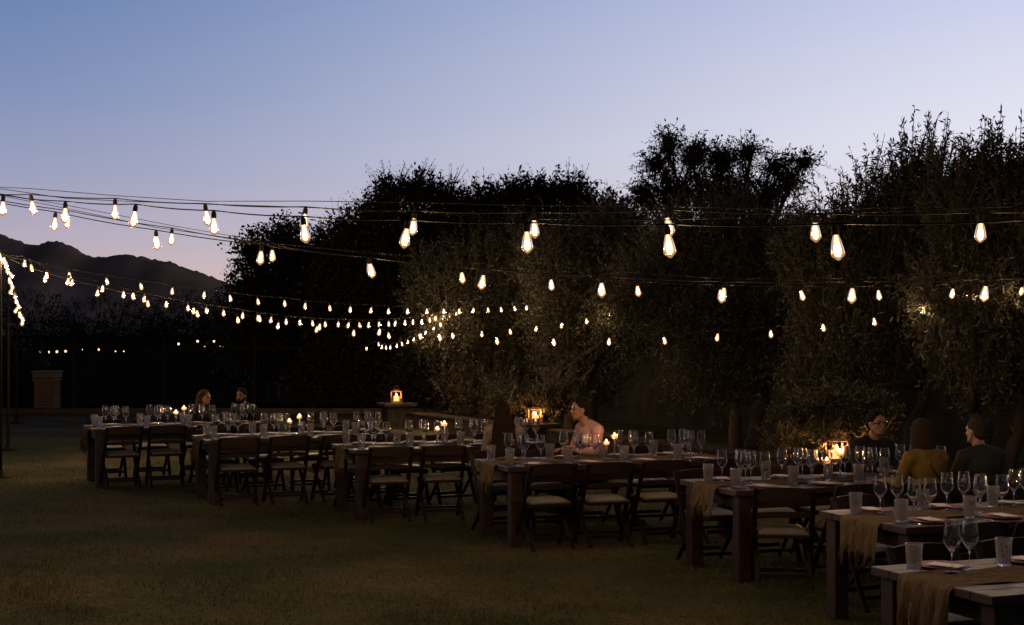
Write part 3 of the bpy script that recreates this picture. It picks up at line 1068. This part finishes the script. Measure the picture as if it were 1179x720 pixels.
# small lamps on a low wall well beyond the fence
wall_run((-20.5, 61, 0), (-9.0, 61, 0), 1.0, .3, 'far_wall', 'low dark wall beyond the fence, topped with small lamps', M['wall'])
M['far_lamp'] = emit('far_lamp', (1, .68, .40), 2.2)
far = [(47, 406.5), (57, 406.5), (66, 406), (76, 405.5), (95, 403.5), (114.5, 403.5), (133.5, 405.5), (143, 405.5), (206, 397), (228, 394), (236, 400), (247, 394), (256, 400), (288, 394)]
for i, (x, y) in enumerate(far):
    p = P(x, y, 61)
    t = thing('small_lamp', ORD[i] + ' tiny lamp from the left beyond the iron fence' if i < 6 else ('tiny lamp of the right cluster beyond the fence, number' if False else
              ['seventh tiny lamp from the left beyond the iron fence', 'eighth tiny lamp, last in the row beyond the fence', 'leftmost tiny lamp of the cluster above the curly-haired woman', 'upper tiny lamp second from left in the right cluster', 'faint lower lamp in the middle of the right cluster',
               'upper right tiny lamp of the right cluster', 'widest warm lamp at the lower right of the right cluster', 'lone faint lamp right of the cluster beyond the fence'][i - 6]), 'lamp', (p.x, 61, .98), 0, 'small lamps beyond the fence')
    h = p.z - .98
    m = MB(); m.tube([(0, 0, 0), (0, 0, h)], .02, 6); m.build('stem', M['iron'], t)
    m = MB(); m.ball((0, 0, h + .03), .05 if i not in (4, 6, 7, 10, 13) else .028, 8, 6, (1.7 if i == 12 else 1, 1, 1)); m.build('globe', M['far_lamp'], t)

# ------------------------------------------------------------------ tables
TL_, TW_, TH_ = 2.44, 1.02, .76
tp = thing('long_table', 'x', 'table')
m = MB()
for k in range(6):
    m.box((TL_ / 2, -TW_ * (k + .5) / 6, TH_ - .024), (TL_, TW_ / 6 - .004, .048))
m.build('tabletop', M['table_wood'], tp, bevel=.004)
m = MB()
for y in (-.09, -TW_ + .09):
    m.box((TL_ / 2, y, TH_ - .105), (TL_ - .34, .03, .11))
for x in (.10, TL_ - .10):
    m.box((x, -TW_ / 2, TH_ - .105), (.03, TW_ - .30, .11))
m.build('apron', M['table_wood'], tp)
for x in (.10, TL_ - .10):
    for y in (-.09, -TW_ + .09):
        m = MB(); m.box((x, y, (TH_ - .05) / 2), (.115, .115, TH_ - .05)); m.build('leg', M['table_wood'], tp, bevel=.008)

TABLES = [  # far-left corner of the top in the photo, turn, name used in labels
    (96, 489.5, 23, 'farthest table'), (221, 501, 22, 'second-farthest table'), (382, 511, 21, 'third-farthest table'), (546, 528.5, 20, 'middle table'),
    (783, 552, 20, 'third-nearest table'), (943, 588, 22, 'second-nearest table'), (1003, 652, 21, 'nearest table')]
TLAB = ['farthest long dark wooden dining table, nearest the brick pillar', 'second-farthest long dark table, in front of the bearded man and curly-haired woman',
        'third-farthest long dark table, in front of the farthest lantern', 'middle long dark table, with the man in pink behind it',
        'third-nearest long dark table, where the woman in yellow and two men sit', 'second-nearest long dark table, its corner showing an orange glint',
        'nearest long dark table at the lower right corner']
tabs = []
for i, (x, y, a, nm) in enumerate(TABLES):
    d = F * (CAMH - TH_) / (y - HY)
    t = tp if i == 0 else copy_tree(tp)
    t.location = ((x - CX) / F * d, d, 0)
    t.rotation_euler = (0, 0, R(a))
    tag(t, TLAB[i], 'table', 'long dining tables in a staggered row')
    tabs.append((Vector(t.location), Matrix.Rotation(R(a), 3, 'Z'), R(a), nm))


def at(ti, u, v, z=0):
    o, rm, a, nm = tabs[ti]
    return o + rm @ Vector((u, v, z))


def seen(p, lim=1235):
    return -60 < PXof(p)[0] < lim


# runners: loose burlap with a fringe, hanging over both ends
def runner(ti):
    o, rm, a, nm = tabs[ti]
    hang = random.uniform(.15, .22) if ti < 6 else .34
    cw = random.uniform(.36, .44)
    r = tag(link('table_runner', None) if False else bpy.data.objects.new('table_runner', None), 'loose golden-brown gauze runner with ragged hanging ends on the ' + nm, 'table runner', 'gauze runners down the tables')
    C.objects.link(r); r.location = o; r.rotation_euler = (0, 0, a)
    rd = random.Random(ti + 3)
    ph = [rd.uniform(0, 6) for _ in range(6)]
    nu, nv = 90, 28
    us = np.linspace(-hang, TL_ + hang * .8, nu)
    vs = []
    for iu, u in enumerate(us):
        over0 = max(0, -u, u - TL_)
        for j in range(nv):
            t = j / (nv - 1) - .5
            over = over0 * (1 + .22 * math.sin(t * 15 + ph[0]) + .14 * math.sin(t * 37 + ph[2]))
            wv = cw * (1 + .06 * math.sin(u * 3 + ph[0])) * (1 - .12 * min(1, over * 4))
            y = -TW_ / 2 + t * wv + .015 * math.sin(u * 5 + ph[1])
            zz = TH_ + .006 + .004 * math.sin(u * 16 + t * 7 + ph[2]) + .003 * math.sin(t * 40 + u * 3)
            x = u
            if over > 0:
                s_ = -1 if u < 0 else 1
                edge = 0 if u < 0 else TL_
                fold = .022 * math.sin(t * 26 + ph[3]) + .012 * math.sin(t * 55 + over * 6 + ph[4])
                x = edge + s_ * (.012 + min(over, .03) * .3 + (fold + .03) * min(1, over * 5))
                zz = TH_ + .006 - over + .012 * math.sin(t * 30 + ph[5]) * min(1, over * 4)
            vs.append((x, y, zz))
    fs = []
    for i in range(nu - 1):
        for j in range(nv - 1):
            k = i * nv + j
            fs.append((k, k + nv, k + nv + 1, k + 1))
    mb = MB(); mb.add(vs, fs, 0, True)
    mb.build('cloth', M['runner'], r)
    mb = MB()
    for j in range(nv * 3):
        t = j / (nv * 3 - 1)
        q = vs[min(nv - 1, int(t * (nv - 1)))]
        q2 = vs[min(nv - 1, int(t * (nv - 1)) + 1)]
        fr_ = t * (nv - 1) - int(t * (nv - 1))
        bx = Vector(q).lerp(Vector(q2), fr_)
        L = rd.uniform(.03, .10)
        mb.tube([bx + Vector((0, 0, .01)), bx + Vector((rd.uniform(-.012, .012), rd.uniform(-.012, .012), -L * .5)), bx + Vector((rd.uniform(-.02, .02), rd.uniform(-.02, .02), -L))], [.0028, .0024, .0014], 4)
    mb.build('fringe', M['runner'], r)


for i in range(7):
    runner(i)

# ------------------------------------------------------------------ chairs
chp = thing('folding_chair', 'x', 'chair')      # faces +y, origin on the ground under the seat centre
cwid = .215
m = MB()
for k in range(9):
    pass
# padded seat
vs, fs = [], []
n = 9
for i in range(n):
    for j in range(n):
        x = -1 + 2 * i / (n - 1); y = -1 + 2 * j / (n - 1)
        e = (1 - x ** 6) * (1 - y ** 6)
        vs.append((x * .195, y * .195, .445 + .032 * e ** .5))
for i in range(n - 1):
    for j in range(n - 1):
        k = i * n + j
        fs.append((k, k + n, k + n + 1, k + 1))
m.add(vs, fs, 0, True)
m.box((0, 0, .437), (.39, .39, .016))
m.build('seat_pad', M['pad'], chp)
m = MB()
for s in (-1, 1):
    m.box((s * .2, 0, .415), (.022, .42, .03))
    m.box((0, s * .2, .415), (.378, .022, .03))
m.build('seat_frame', M['chair_wood'], chp, bevel=.004)
for s in (-1, 1):
    m = MB(); m.bar((s * .232, .15, .0), (s * .225, -.255, .80), .024, .042, (1, 0, 0)); m.build('back_post', M['chair_wood'], chp, bevel=.005)
    m = MB(); m.bar((s * .206, -.25, .0), (s * .206, .17, .43), .022, .036, (1, 0, 0)); m.build('rear_leg', M['chair_wood'], chp, bevel=.005)


def rail(z0, z1, y, bow, name):
    m = MB(); vs = []; fs = []
    k = 9
    for i in range(k):
        t = -1 + 2 * i / (k - 1)
        yy_ = y - bow * (1 - t * t)
        tp_ = z1 + .012 * (1 - t * t)
        for dy, z in ((-.008, z0), (.008, z0), (.008, tp_), (-.008, tp_)):
            vs.append((t * .215, yy_ + dy, z))
    for i in range(k - 1):
        for q in range(4):
            a, b = i * 4 + q, i * 4 + (q + 1) % 4
            fs.append((a, b, b + 4, a + 4))
    fs += [(3, 2, 1, 0), tuple(range((k - 1) * 4, k * 4))]
    m.add(vs, fs)
    m.build(name, M['chair_wood'], chp)


rail(.705, .80, -.235, .02, 'top_rail')
rail(.565, .60, -.175, .015, 'middle_rail')
m = MB(); m.box((0, -.215, .045 + .06), (.39, .02, .035)); m.build('stretcher', M['chair_wood'], chp)
m = MB(); m.box((0, .115, .10), (.43, .02, .03)); m.build('stretcher', M['chair_wood'], chp)

SEATF = {i: [.34, .93, 1.52, 2.11] for i in range(7)}
SEATB = {i: [.34, .93, 1.52, 2.11] for i in range(7)}
SEATB[0] = [.34, .95, 1.62, 2.30]
SEATF[2] = [.34, .95, 1.62, 2.16]
SEATF[4] = [.36, .98, 1.64, 2.19]
SEATB[3] = [.34, .88, 1.42, 2.05]
SEATB[5] = [.62, 1.2, 1.78, 2.3]
SEATB[6] = [.58, 1.2, 1.78, 2.3]
OCC = {(0, 'B', 2), (0, 'B', 3), (2, 'F', 2), (3, 'B', 2), (4, 'F', 2), (4, 'F', 3), (4, 'B', 3)}
used = False
SEATS = {}
rd = random.Random(11)
for ti in range(7):
    for side in 'BF':
        for k, u in enumerate((SEATB if side == 'B' else SEATF)[ti]):
            v = .10 + rd.uniform(-.02, .05) if side == 'B' else -TW_ - .05 - rd.uniform(-.02, .05)
            if (ti, side, k) in OCC:
                v += .10 if side == 'B' else -.17
            yaw = tabs[ti][2] + (math.pi if side == 'B' else 0) + rd.uniform(-.13, .13)
            if (ti, side, k) == (4, 'F', 0):
                yaw -= .5; v -= .06
            p = at(ti, u, v)
            if ti == 6 and side == 'F':
                continue
            if not seen(p):
                continue
            c = chp if not used else copy_tree(chp)
            used = True
            c.location = p
            c.rotation_euler = (0, 0, yaw)
            sd = 'far' if side == 'B' else 'near'
            tag(c, '%s folding chair from left on the %s side of the %s' % (ORD[k], sd, tabs[ti][3]), 'chair', 'dark folding chairs with pale pads')
            if (ti, side, k) == (4, 'F', 0):
                c['label'] = 'turned folding chair with large pale pad showing, near side of third-nearest table'
            SEATS[(ti, side, k)] = (p, yaw)

# ------------------------------------------------------------------ table settings
wine_outer = [(.0045, .004), (.0042, .02), (.0040, .07), (.0042, .098), (.008, .106), (.022, .122), (.040, .145), (.0475, .163), (.0478, .172), (.0455, .20), (.041, .235), (.0378, .2655), (.0375, .268), (.0371, .2683)]
wine_inner = [(.0367, .2683), (.0363, .268), (.0366, .2655), (.0398, .235), (.0443, .20), (.0466, .172), (.0462, .164), (.0385, .147), (.020, .126), (.006, .114), (0, .112)]
foot = [(0, .0), (.038, .0), (.0385, .0015), (.020, .004), (.008, .007), (.0045, .012)]
whole = foot + wine_outer[1:] + wine_inner
mb = MB(); mb.lathe(whole, 20); me_wine = mb.mesh('wine_glass', M['wine_glass'])
bowl = [(0, .104)] + wine_outer[4:] + wine_inner
stem = foot[-1:] + wine_outer[1:4] + [(.0075, .1045), (0, .1046)]
mb = MB(); mb.lathe(bowl, 28); me_bowl = mb.mesh('bowl', M['wine_glass'])
mb = MB(); mb.lathe(stem, 12); me_stem = mb.mesh('stem', M['wine_glass'])
mb = MB(); mb.lathe(foot + [(0, .0125)], 24); me_foot = mb.mesh('foot', M['wine_glass'])
tum = [(0, 0), (.035, 0), (.0365, .001), (.0375, .004), (.0473, .146), (.0475, .150), (.0465, .1512), (.0450, .150), (.0448, .146), (.0357, .018), (.0345, .014), (0, .012)]
mb = MB(); mb.lathe(tum, 20); me_tum = mb.mesh('water_tumbler', M['tumbler'])
plate = [(0, .002), (.10, .002), (.145, .010), (.15, .014), (.146, .016), (.10, .008), (0, .007)]
mb = MB(); mb.lathe(plate, 28); me_plate = mb.mesh('charger_plate', M['plate'])
mb = MB()
mb.box((0, 0, .0), (.105, .19, .0024))
vs = []
me_card = mb.mesh('menu_card', M['card'])
mb = MB()
mb.tube([(0, -.09, .003), (0, -.02, .004), (0, .03, .006)], [.005, .0035, .003], 6)
mb.box((0, .045, .006), (.022, .03, .002))
for k in range(4):
    mb.box((-.009 + .006 * k, .08, .005), (.0025, .042, .002))
me_fork = mb.mesh('fork', M['steel'])


def put(name, me, p, label, cat, group, rz=0, parts=None):
    if me is not None:
        o = link(name, me)
        tag(o, label, cat, group)
    else:
        o = thing(name, label, cat, (0, 0, 0), 0, group)
        for nm, mm in parts:
            link(nm, mm, o)
    o.location = p
    o.rotation_euler = (0, 0, rz)
    return o


rd = random.Random(5)
for ti in range(7):
    nm, a = tabs[ti][3], tabs[ti][2]
    for side in 'BF':
        s = 1 if side == 'F' else -1                  # toward the table centre is +s in local y
        edge = -TW_ if side == 'F' else 0
        sd = 'near-side' if side == 'F' else 'far-side'
        for k, u in enumerate([.34, .93, 1.52, 2.11]):
            j = lambda q=.02: rd.uniform(-q, q)
            where = '%s %s seat of the %s' % (ORD[k], sd, nm)
            pl = at(ti, u + j(), edge + s * (.19 + j()), TH_)
            if not seen(pl, 1215) or (ti == 6 and side == 'F'):
                continue
            put('charger_plate', me_plate, pl, 'dark red plate at the ' + where, 'plate', 'dark red plates on the tables')
            cz = TH_ + .019
            put('menu_card', me_card, at(ti, u + j(.03), edge + s * (.19 + j(.03)), cz), 'pale folded menu card on plate at the ' + where, 'card', 'menu cards on the plates', a + rd.uniform(-.5, .5))
            ws = [(-.03 + j(), .37 + j(.03)), (.115 + j(), .35 + j(.03))]
            third = rd.random() < .5 and not (ti == 6)
            if side == 'B':
                ws = [(-.10 + j(), .36 + j(.03)), (.05 + j(), .37 + j(.03))]
            if third:
                ws.append((.03 + j(), .435 + j(.01)))
            for q, (du, dv) in enumerate(ws):
                pg = at(ti, u + du, edge + s * dv, TH_ + (.0095 if dv > .29 else .001))
                lab = ('left' if q == 0 else 'right' if q == 1 else 'set-back') + ' wine glass at the ' + where
                if ti >= 4:
                    put('wine_glass', None, pg, lab, 'wine glass', 'empty wine glasses on the tables', 0, [('bowl', me_bowl), ('stem', me_stem), ('foot', me_foot)])
                else:
                    put('wine_glass', me_wine, pg, lab, 'wine glass', 'empty wine glasses on the tables')
            put('water_tumbler', me_tum, at(ti, u - (.21 if side == 'F' else .225) + j(), edge + s * (.27 + j(.03)), TH_ + .002), 'textured water tumbler at the ' + where, 'tumbler', 'textured water tumblers on the tables', rd.uniform(0, 6))
            if side == 'F' and ti >= 3:
                put('fork', me_fork, at(ti, u - .17 + j(.01), edge + .15 + j(.02), TH_ + .001), 'small steel fork at the ' + where, 'fork', 'steel forks on the tables', a + rd.uniform(-.15, .15))

# candles: a low and a tall glass holder in the middle of each table
CAND = [((1.16, -.56), (1.30, -.40)), ((1.10, -.56), (1.26, -.42)), ((1.08, -.58), (1.22, -.42)), ((1.20, -.58), (1.36, -.42)), ((1.10, -.60), (1.36, -.40)), ((1.44, -.56), (1.55, -.42))]


def candle(ti, u, v, h, lab):
    p = at(ti, u, v, TH_ + .011)
    nm = tabs[ti][3]
    c = thing('candle_holder', '%s clear glass candle holder mid-way along the %s' % (lab, nm), 'candle holder', p, 0, 'glass candle holders')
    m = MB()
    m.lathe([(0, 0), (.042, 0), (.042, .004), (.012, .012), (.008, .03), (.008, h - .07), (.012, h - .06), (0, h - .058)], 16)
    m.build('stem', M['wine_glass'], c)
    m = MB()
    m.lathe([(0, h - .056), (.024, h - .056), (.033, h - .040), (.035, h - .016), (.0335, h - .016), (.0315, h - .038), (.023, h - .052), (0, h - .052)], 18)
    m.build('cup', M['votive'], c)
    k = thing('candle', 'burning tealight in the %s glass holder on the %s' % (lab, nm), 'candle', p + Vector((0, 0, h - .051)), 0, 'burning tealights on the tables')
    m = MB(); m.lathe([(0, 0), (.0205, 0), (.0205, .022), (0, .021)], 14); m.build('wax', M['glow_wax'], k)
    m = MB(); m.lathe([(0, .024), (.009, .030), (.011, .038), (.006, .050), (0, .060)], 8); m.build('flame', M['flame'], k)
    lamp('candle_light', k, (0, 0, .042), 3.2, (1, .52, .20), .009)


for ti, (lo, hi) in enumerate(CAND):
    candle(ti, lo[0], lo[1], .19, 'low')
    candle(ti, hi[0], hi[1], .24, 'tall')

# ------------------------------------------------------------------ people
def fuse(mb, voxel, smooth, mats):
    """one continuous surface from overlapping volumes"""
    me = mb.mesh('tmp', mats)
    o = bpy.data.objects.new('tmp', me)
    C.objects.link(o)
    r_ = o.modifiers.new('r', 'REMESH'); r_.mode = 'VOXEL'; r_.voxel_size = voxel
    s_ = o.modifiers.new('s', 'SMOOTH'); s_.factor = .5; s_.iterations = smooth
    dg = bpy.context.evaluated_depsgraph_get()
    new = bpy.data.meshes.new_from_object(o.evaluated_get(dg))
    bpy.data.objects.remove(o)
    new.polygons.foreach_set('use_smooth', [True] * len(new.polygons))
    return new


def cap(mb, p0, p1, r0, r1):
    p0, p1 = Vector(p0), Vector(p1)
    mb.tube([p0.lerp(p1, t) for t in (0, .33, .67, 1)], [r0 + (r1 - r0) * t for t in (0, .33, .67, 1)], 12)
    mb.ball(p0, r0, 12, 8)
    mb.ball(p1, r1, 12, 8)


def person(seat, label, cloth, hair, hairstyle, head_yaw=0, head_tilt=0, lean=.06, scale=1., yaw=0, female=False, trousers=(.02, .02, .025), beard=False, specs=False, strap=False, lift=0):
    (loc, cyaw) = seat
    root = thing('person', label, 'person', Vector(loc) + Vector((0, 0, .045)), cyaw + yaw)
    root.scale = (scale * .925,) * 3
    sh = .185 if not female else .165
    ch = 1.0 if not female else .9
    J = {}
    sy = lambda z: lean * (z - .5) * 1.0                     # forward lean
    pel, bel, che, nkb = Vector((0, -.06, .54)), Vector((0, -.05 + sy(.75), .74)), Vector((0, -.05 + sy(.95), .93)), Vector((0, -.055 + sy(1.07), 1.05))
    head = Vector((0, .005 + sy(1.2) + lean * .08, 1.215))
    arms = []
    for s in (-1, 1):
        a = Vector((s * sh, -.05 + sy(1.0), .995)); e = Vector((s * (sh + .055), .06 + sy(.8), .765)); w_ = Vector((s * .13, .30, .785))
        arms.append((s, a, e, w_))
    def torso(mb, g):
        mb.ball(pel, 1, 16, 12, (.165 * ch + g, .125 + g, .12))
        mb.ball(bel, 1, 16, 12, (.140 * ch + g, .105 + g, .15))
        mb.ball(che, 1, 16, 12, (.160 * ch + g, .112 + g, .155))
        mb.ball(che + Vector((0, -.005, .075)), 1, 16, 12, (.165 * ch + g, .085 + g, .07 + g))
        for s, a, e, w_ in arms:
            cap(mb, nkb + Vector((s * .025, -.005, -.005)), a + Vector((0, 0, .005)), .052 + g * .6, .048 + g)
            cap(mb, che + Vector((s * .06, 0, .08)), a, .062 + g, .054 + g)
        if female:
            for s in (-1, 1):
                mb.ball(che + Vector((s * .07, .075, -.03)), .062 + g, 12, 8)
    # body
    mb = MB()
    torso(mb, 0)
    cap(mb, nkb - Vector((0, 0, .04)), head - Vector((0, .015, .075)), .058 if not female else .05, .052 if not female else .045)
    hm = Matrix.Translation(head) @ Euler((head_tilt, 0, head_yaw)).to_matrix().to_4x4()
    hr = hm.to_3x3()
    H = lambda x, y, z: hm @ Vector((x, y, z))
    mb.ball(H(0, -.008, .025), 1, 20, 14, (.074, .094, .092), hr)      # skull
    mb.ball(H(0, .018, -.035), 1, 16, 12, (.060, .070, .078), hr)      # face
    mb.ball(H(0, .048, -.085), 1, 12, 8, (.036, .036, .028), hr)       # chin
    for s in (-1, 1):
        cap(mb, H(s * .05, .0, -.05), H(s * .022, .055, -.088), .026, .022)
        mb.ball(H(s * .075, -.008, -.012), 1, 8, 6, (.010, .020, .032), hr)  # ears
        mb.ball(H(s * .038, .062, -.028), 1, 8, 6, (.022, .018, .016), hr)   # cheek
    cap(mb, H(0, .083, .012), H(0, .103, -.026), .009, .014)               # nose
    cap(mb, H(-.04, .074, .022), H(.04, .074, .022), .012, .012)           # brow
    mb.ball(H(0, .082, -.058), 1, 10, 6, (.022, .014, .012), hr)           # lips
    for s, a, e, w_ in arms:
        cap(mb, a, e, .048, .038); cap(mb, e, w_, .038, .026)
        din = Vector((-s * .35, 1, -.08)).normalized()
        sd = Vector((1, s * .35, 0)).normalized()
        palm = w_ + din * .05
        mb.ball(palm, 1, 12, 8, (.040, .05, .017), Euler((0, 0, s * .33)).to_matrix())
        for q, ln in enumerate((.066, .076, .072, .056)):
            b0 = palm + sd * (-.030 + .020 * q) + din * .035
            k1 = b0 + din * ln * .5 + Vector((0, 0, .006))
            cap(mb, b0, k1, .0105, .0098)
            cap(mb, k1, k1 + din * ln * .5 + Vector((0, 0, -.022)), .0098, .0088)
        t0 = palm - sd * s * .03 - din * .015
        cap(mb, t0, t0 - sd * s * .028 + din * .038 + Vector((0, 0, -.006)), .0125, .010)
    for s in (-1, 1):
        hp, kn, an = Vector((s * .09, -.02, .52)), Vector((s * .115, .40, .515)), Vector((s * .115, .36, .09))
        cap(mb, hp, kn, .082, .058); cap(mb, kn, an, .052, .036)
        cap(mb, an - Vector((0, .03, .045)), an + Vector((0, .15, -.055)), .036, .030)
    me = fuse(mb, .0085, 4, [M['skin'], M['dark_spot'], M['lip']])
    # eyes, brows, lips as colour on the one body surface
    inv = hm.inverted()
    for pg in me.polygons:
        c = inv @ pg.center
        if c.y > .05:
            if abs(abs(c.x) - .030) < .013 and abs(c.z - .002) < .0065:
                pg.material_index = 1
            elif abs(abs(c.x) - .032) < .02 and abs(c.z - .026) < .005:
                pg.material_index = 1
            elif abs(c.x) < .024 and abs(c.z + .058) < .008 and c.y > .075:
                pg.material_index = 2
    link('body', me, root)
    # clothes
    cloth = tuple(v * .62 for v in cloth)
    cm = noisy('cloth', tuple(v * .8 for v in cloth), cloth, 30, .85, bump=.2, spec=.2)
    mb = MB(); torso(mb, .016)
    for s, a, e, w_ in arms:
        cap(mb, a, e, .062, .052); cap(mb, e, e.lerp(w_, .86), .052, .038)
    cap(mb, nkb - Vector((0, .0, .055)), nkb + Vector((0, -.005, -.005)), .085, .066)
    if hairstyle == 'bob' and strap:      # gathered hood on the jacket's back
        cap(mb, nkb + Vector((-.07, -.06, -.03)), nkb + Vector((.07, -.06, -.03)), .045, .045)
    sm = fuse(mb, .011, 5, [cm])
    link('jacket' if strap else 'shirt', sm, root)
    tm = noisy('trousers_cloth', tuple(v * .8 for v in trousers), trousers, 30, .9, spec=.2)
    mb = MB(); mb.ball(pel - Vector((0, 0, .02)), 1, 16, 12, (.178 * ch, .138, .10))
    for s in (-1, 1):
        hp, kn, an = Vector((s * .09, -.02, .52)), Vector((s * .115, .40, .515)), Vector((s * .115, .36, .09))
        cap(mb, hp, kn, .094, .070); cap(mb, kn, an + Vector((0, 0, .03)), .066, .052)
    link('trousers', fuse(mb, .013, 4, [tm]), root)
    mb = MB()
    for s in (-1, 1):
        an = Vector((s * .115, .36, .05))
        cap(mb, an - Vector((0, .04, .002)), an + Vector((0, .15, -.01)), .043, .038)
    link('shoe', fuse(mb, .011, 3, [M['dark_spot']]), root)
    # hair
    hmat = noisy('hair', tuple(v * .55 for v in hair), tuple(v * 1.4 for v in hair), 22, .8, (7, 7, .7), .6, bscale=90, spec=.12)
    mb = MB()
    rdh = random.Random(len(label))
    mb.ball(H(0, -.022, .042), 1, 20, 14, (.083, .097, .088), hr)
    if hairstyle == 'short':
        mb.ball(H(0, -.055, -.01), 1, 14, 10, (.074, .058, .068), hr)
        for k in range(26):
            t = rdh.uniform(0, 6.28); q = rdh.uniform(.2, 1.1)
            mb.ball(H(.072 * math.cos(t) * math.sin(q), -.02 + .085 * math.sin(t) * math.sin(q), .05 + .078 * math.cos(q)), .017, 6, 5)
    else:
        low = {'long': -.50, 'bob': -.20, 'curly': -.20}[hairstyle]
        wide = {'long': .15, 'bob': .098, 'curly': .115}[hairstyle]
        for k in range(44):
            t = math.pi * (.98 + 1.04 * k / 43) if hairstyle != 'long' else math.pi * (1.0 + k / 43)
            x, y = math.cos(t), math.sin(t)
            ln = low * rdh.uniform(.85, 1.08)
            top = H(x * .072, -.02 + y * .078, .05)
            midp = H(x * wide * (.9 if hairstyle != 'long' else .66), -.03 + y * .085, low * .35)
            end = H(x * wide * (.95 if hairstyle != 'long' else .85), -.045 + y * (.08 if hairstyle != 'long' else .095), ln)
            if hairstyle == 'long':
                end.y = min(end.y, che.y - .155)
                midp.y = min(midp.y, nkb.y - .085)
            if hairstyle == 'curly':
                pts = [top.lerp(midp, q / 4) for q in range(4)] + [midp.lerp(end, q / 4) for q in range(5)]
                for q, pp in enumerate(pts):
                    mb.ball(pp + Vector((rdh.uniform(-.018, .018), rdh.uniform(-.018, .018), 0)), rdh.uniform(.018, .027), 6, 5)
            else:
                mb.tube([top, midp, end], [.026, .026, .012], 7)
    if hairstyle == 'long':
        for k in range(14):
            sx = (-1) ** k
            a0 = H(sx * .07, -.03, .02)
            a1 = nkb + Vector((sx * rdh.uniform(.08, .13), -.085 - rdh.uniform(0, .03), rdh.uniform(-.06, .0)))
            a2 = che + Vector((sx * rdh.uniform(.06, .17), -.15 - rdh.uniform(0, .02), rdh.uniform(-.16, -.02)))
            mb.tube([a0, a1, a2], [.016, .017, .006], 6)
    hmesh = fuse(mb, .009, 2, [hmat])
    bmh = bmesh.new(); bmh.from_mesh(hmesh)
    kill = []
    for f_ in bmh.faces:
        c = inv @ f_.calc_center_median()
        lim = .035 if hairstyle != 'short' else .03
        if c.y > .052 and c.z < .062 and abs(c.x) < .062:
            kill.append(f_)
    bmesh.ops.delete(bmh, geom=kill, context='FACES')
    for v in bmh.verts:
        v.co += v.normal * (.0022 * math.sin(math.atan2(v.co.y - head.y, v.co.x - head.x) * 34 + 2 * math.sin(v.co.z * 14)) if hairstyle != 'curly' else .004 * math.sin(v.co.z * 150 + v.co.x * 120))
    bmh.to_mesh(hmesh); bmh.free()
    link('hair', hmesh, root)
    if beard:
        mb = MB()
        mb.ball(H(0, .050, -.088), 1, 14, 10, (.046, .046, .042), hr)
        for s in (-1, 1):
            cap(mb, H(s * .064, .01, -.03), H(s * .04, .045, -.085), .020, .026)
        cap(mb, H(-.026, .088, -.046), H(.026, .088, -.046), .008, .008)
        link('beard', fuse(mb, .007, 2, [hmat]), root)
    if specs:
        mb = MB()
        for s in (-1, 1):
            mb.tube([H(s * .034 + .026 * math.cos(t), .1, .002 + .021 * math.sin(t)) for t in np.linspace(0, 2 * math.pi, 17)], .0032, 5)
            mb.tube([H(s * .06, .1, .006), H(s * .078, .06, .008), H(s * .08, -.01, .004)], .003, 5)
        mb.tube([H(-.01, .101, .006), H(0, .106, .009), H(.01, .101, .006)], .003, 5)
        mb.build('eyeglasses', M['dark_spot'], root)
    if strap:
        mb = MB()
        pts = [(-.075, -.02 + sy(1.05), 1.075), (-.06, -.155 + sy(1.0), 1.0), (.0, -.19 + sy(.9), .88), (.09, -.185 + sy(.8), .76), (.165, -.12 + sy(.7), .66)]
        mb.tube(pts, .009, 6)
        mb.build('bag_strap', M['dark_spot'], root)
    return root


person(SEATS[(0, 'B', 2)], 'smiling person with curly brown hair, sitting behind the farthest table facing right', (.03, .025, .025), (.042, .022, .014), 'curly', head_yaw=-.15, yaw=.95, female=True, scale=.94, lean=.14)
person(SEATS[(0, 'B', 3)], 'bearded person in dark clothes, sitting behind the farthest table facing left', (.02, .018, .02), (.010, .007, .006), 'short', head_yaw=.25, yaw=-.95, beard=True, scale=.95, lean=.14)
person(SEATS[(2, 'F', 2)], 'person with long brown hair and cream top, back to the camera at third-farthest table', (.42, .35, .29), (.020, .011, .008), 'long', head_yaw=-.5, yaw=-.3, female=True, scale=.99)
person(SEATS[(3, 'B', 2)], 'person in pink shirt seen in profile, sitting behind the middle table', (.68, .39, .43), (.010, .007, .006), 'short', head_yaw=-.2, yaw=-1.45, lean=.22, scale=1.05)
person(SEATS[(4, 'B', 3)], 'person in dark shirt wearing dark-framed glasses, facing the camera at right', (.02, .02, .022), (.010, .008, .007), 'short', head_yaw=.1, specs=True, beard=False, scale=1.02)
person(SEATS[(4, 'F', 2)], 'person in mustard yellow jacket with dark shoulder strap, back to the camera', (.22, .135, .035), (.026, .016, .012), 'bob', head_yaw=-.12, yaw=.05, female=True, strap=True, scale=1.03)
person(SEATS[(4, 'F', 3)], 'person in dark green-grey shirt with short greying hair, back to the camera', (.035, .04, .038), (.028, .023, .02), 'short', head_yaw=.22, yaw=.05, scale=1.03)
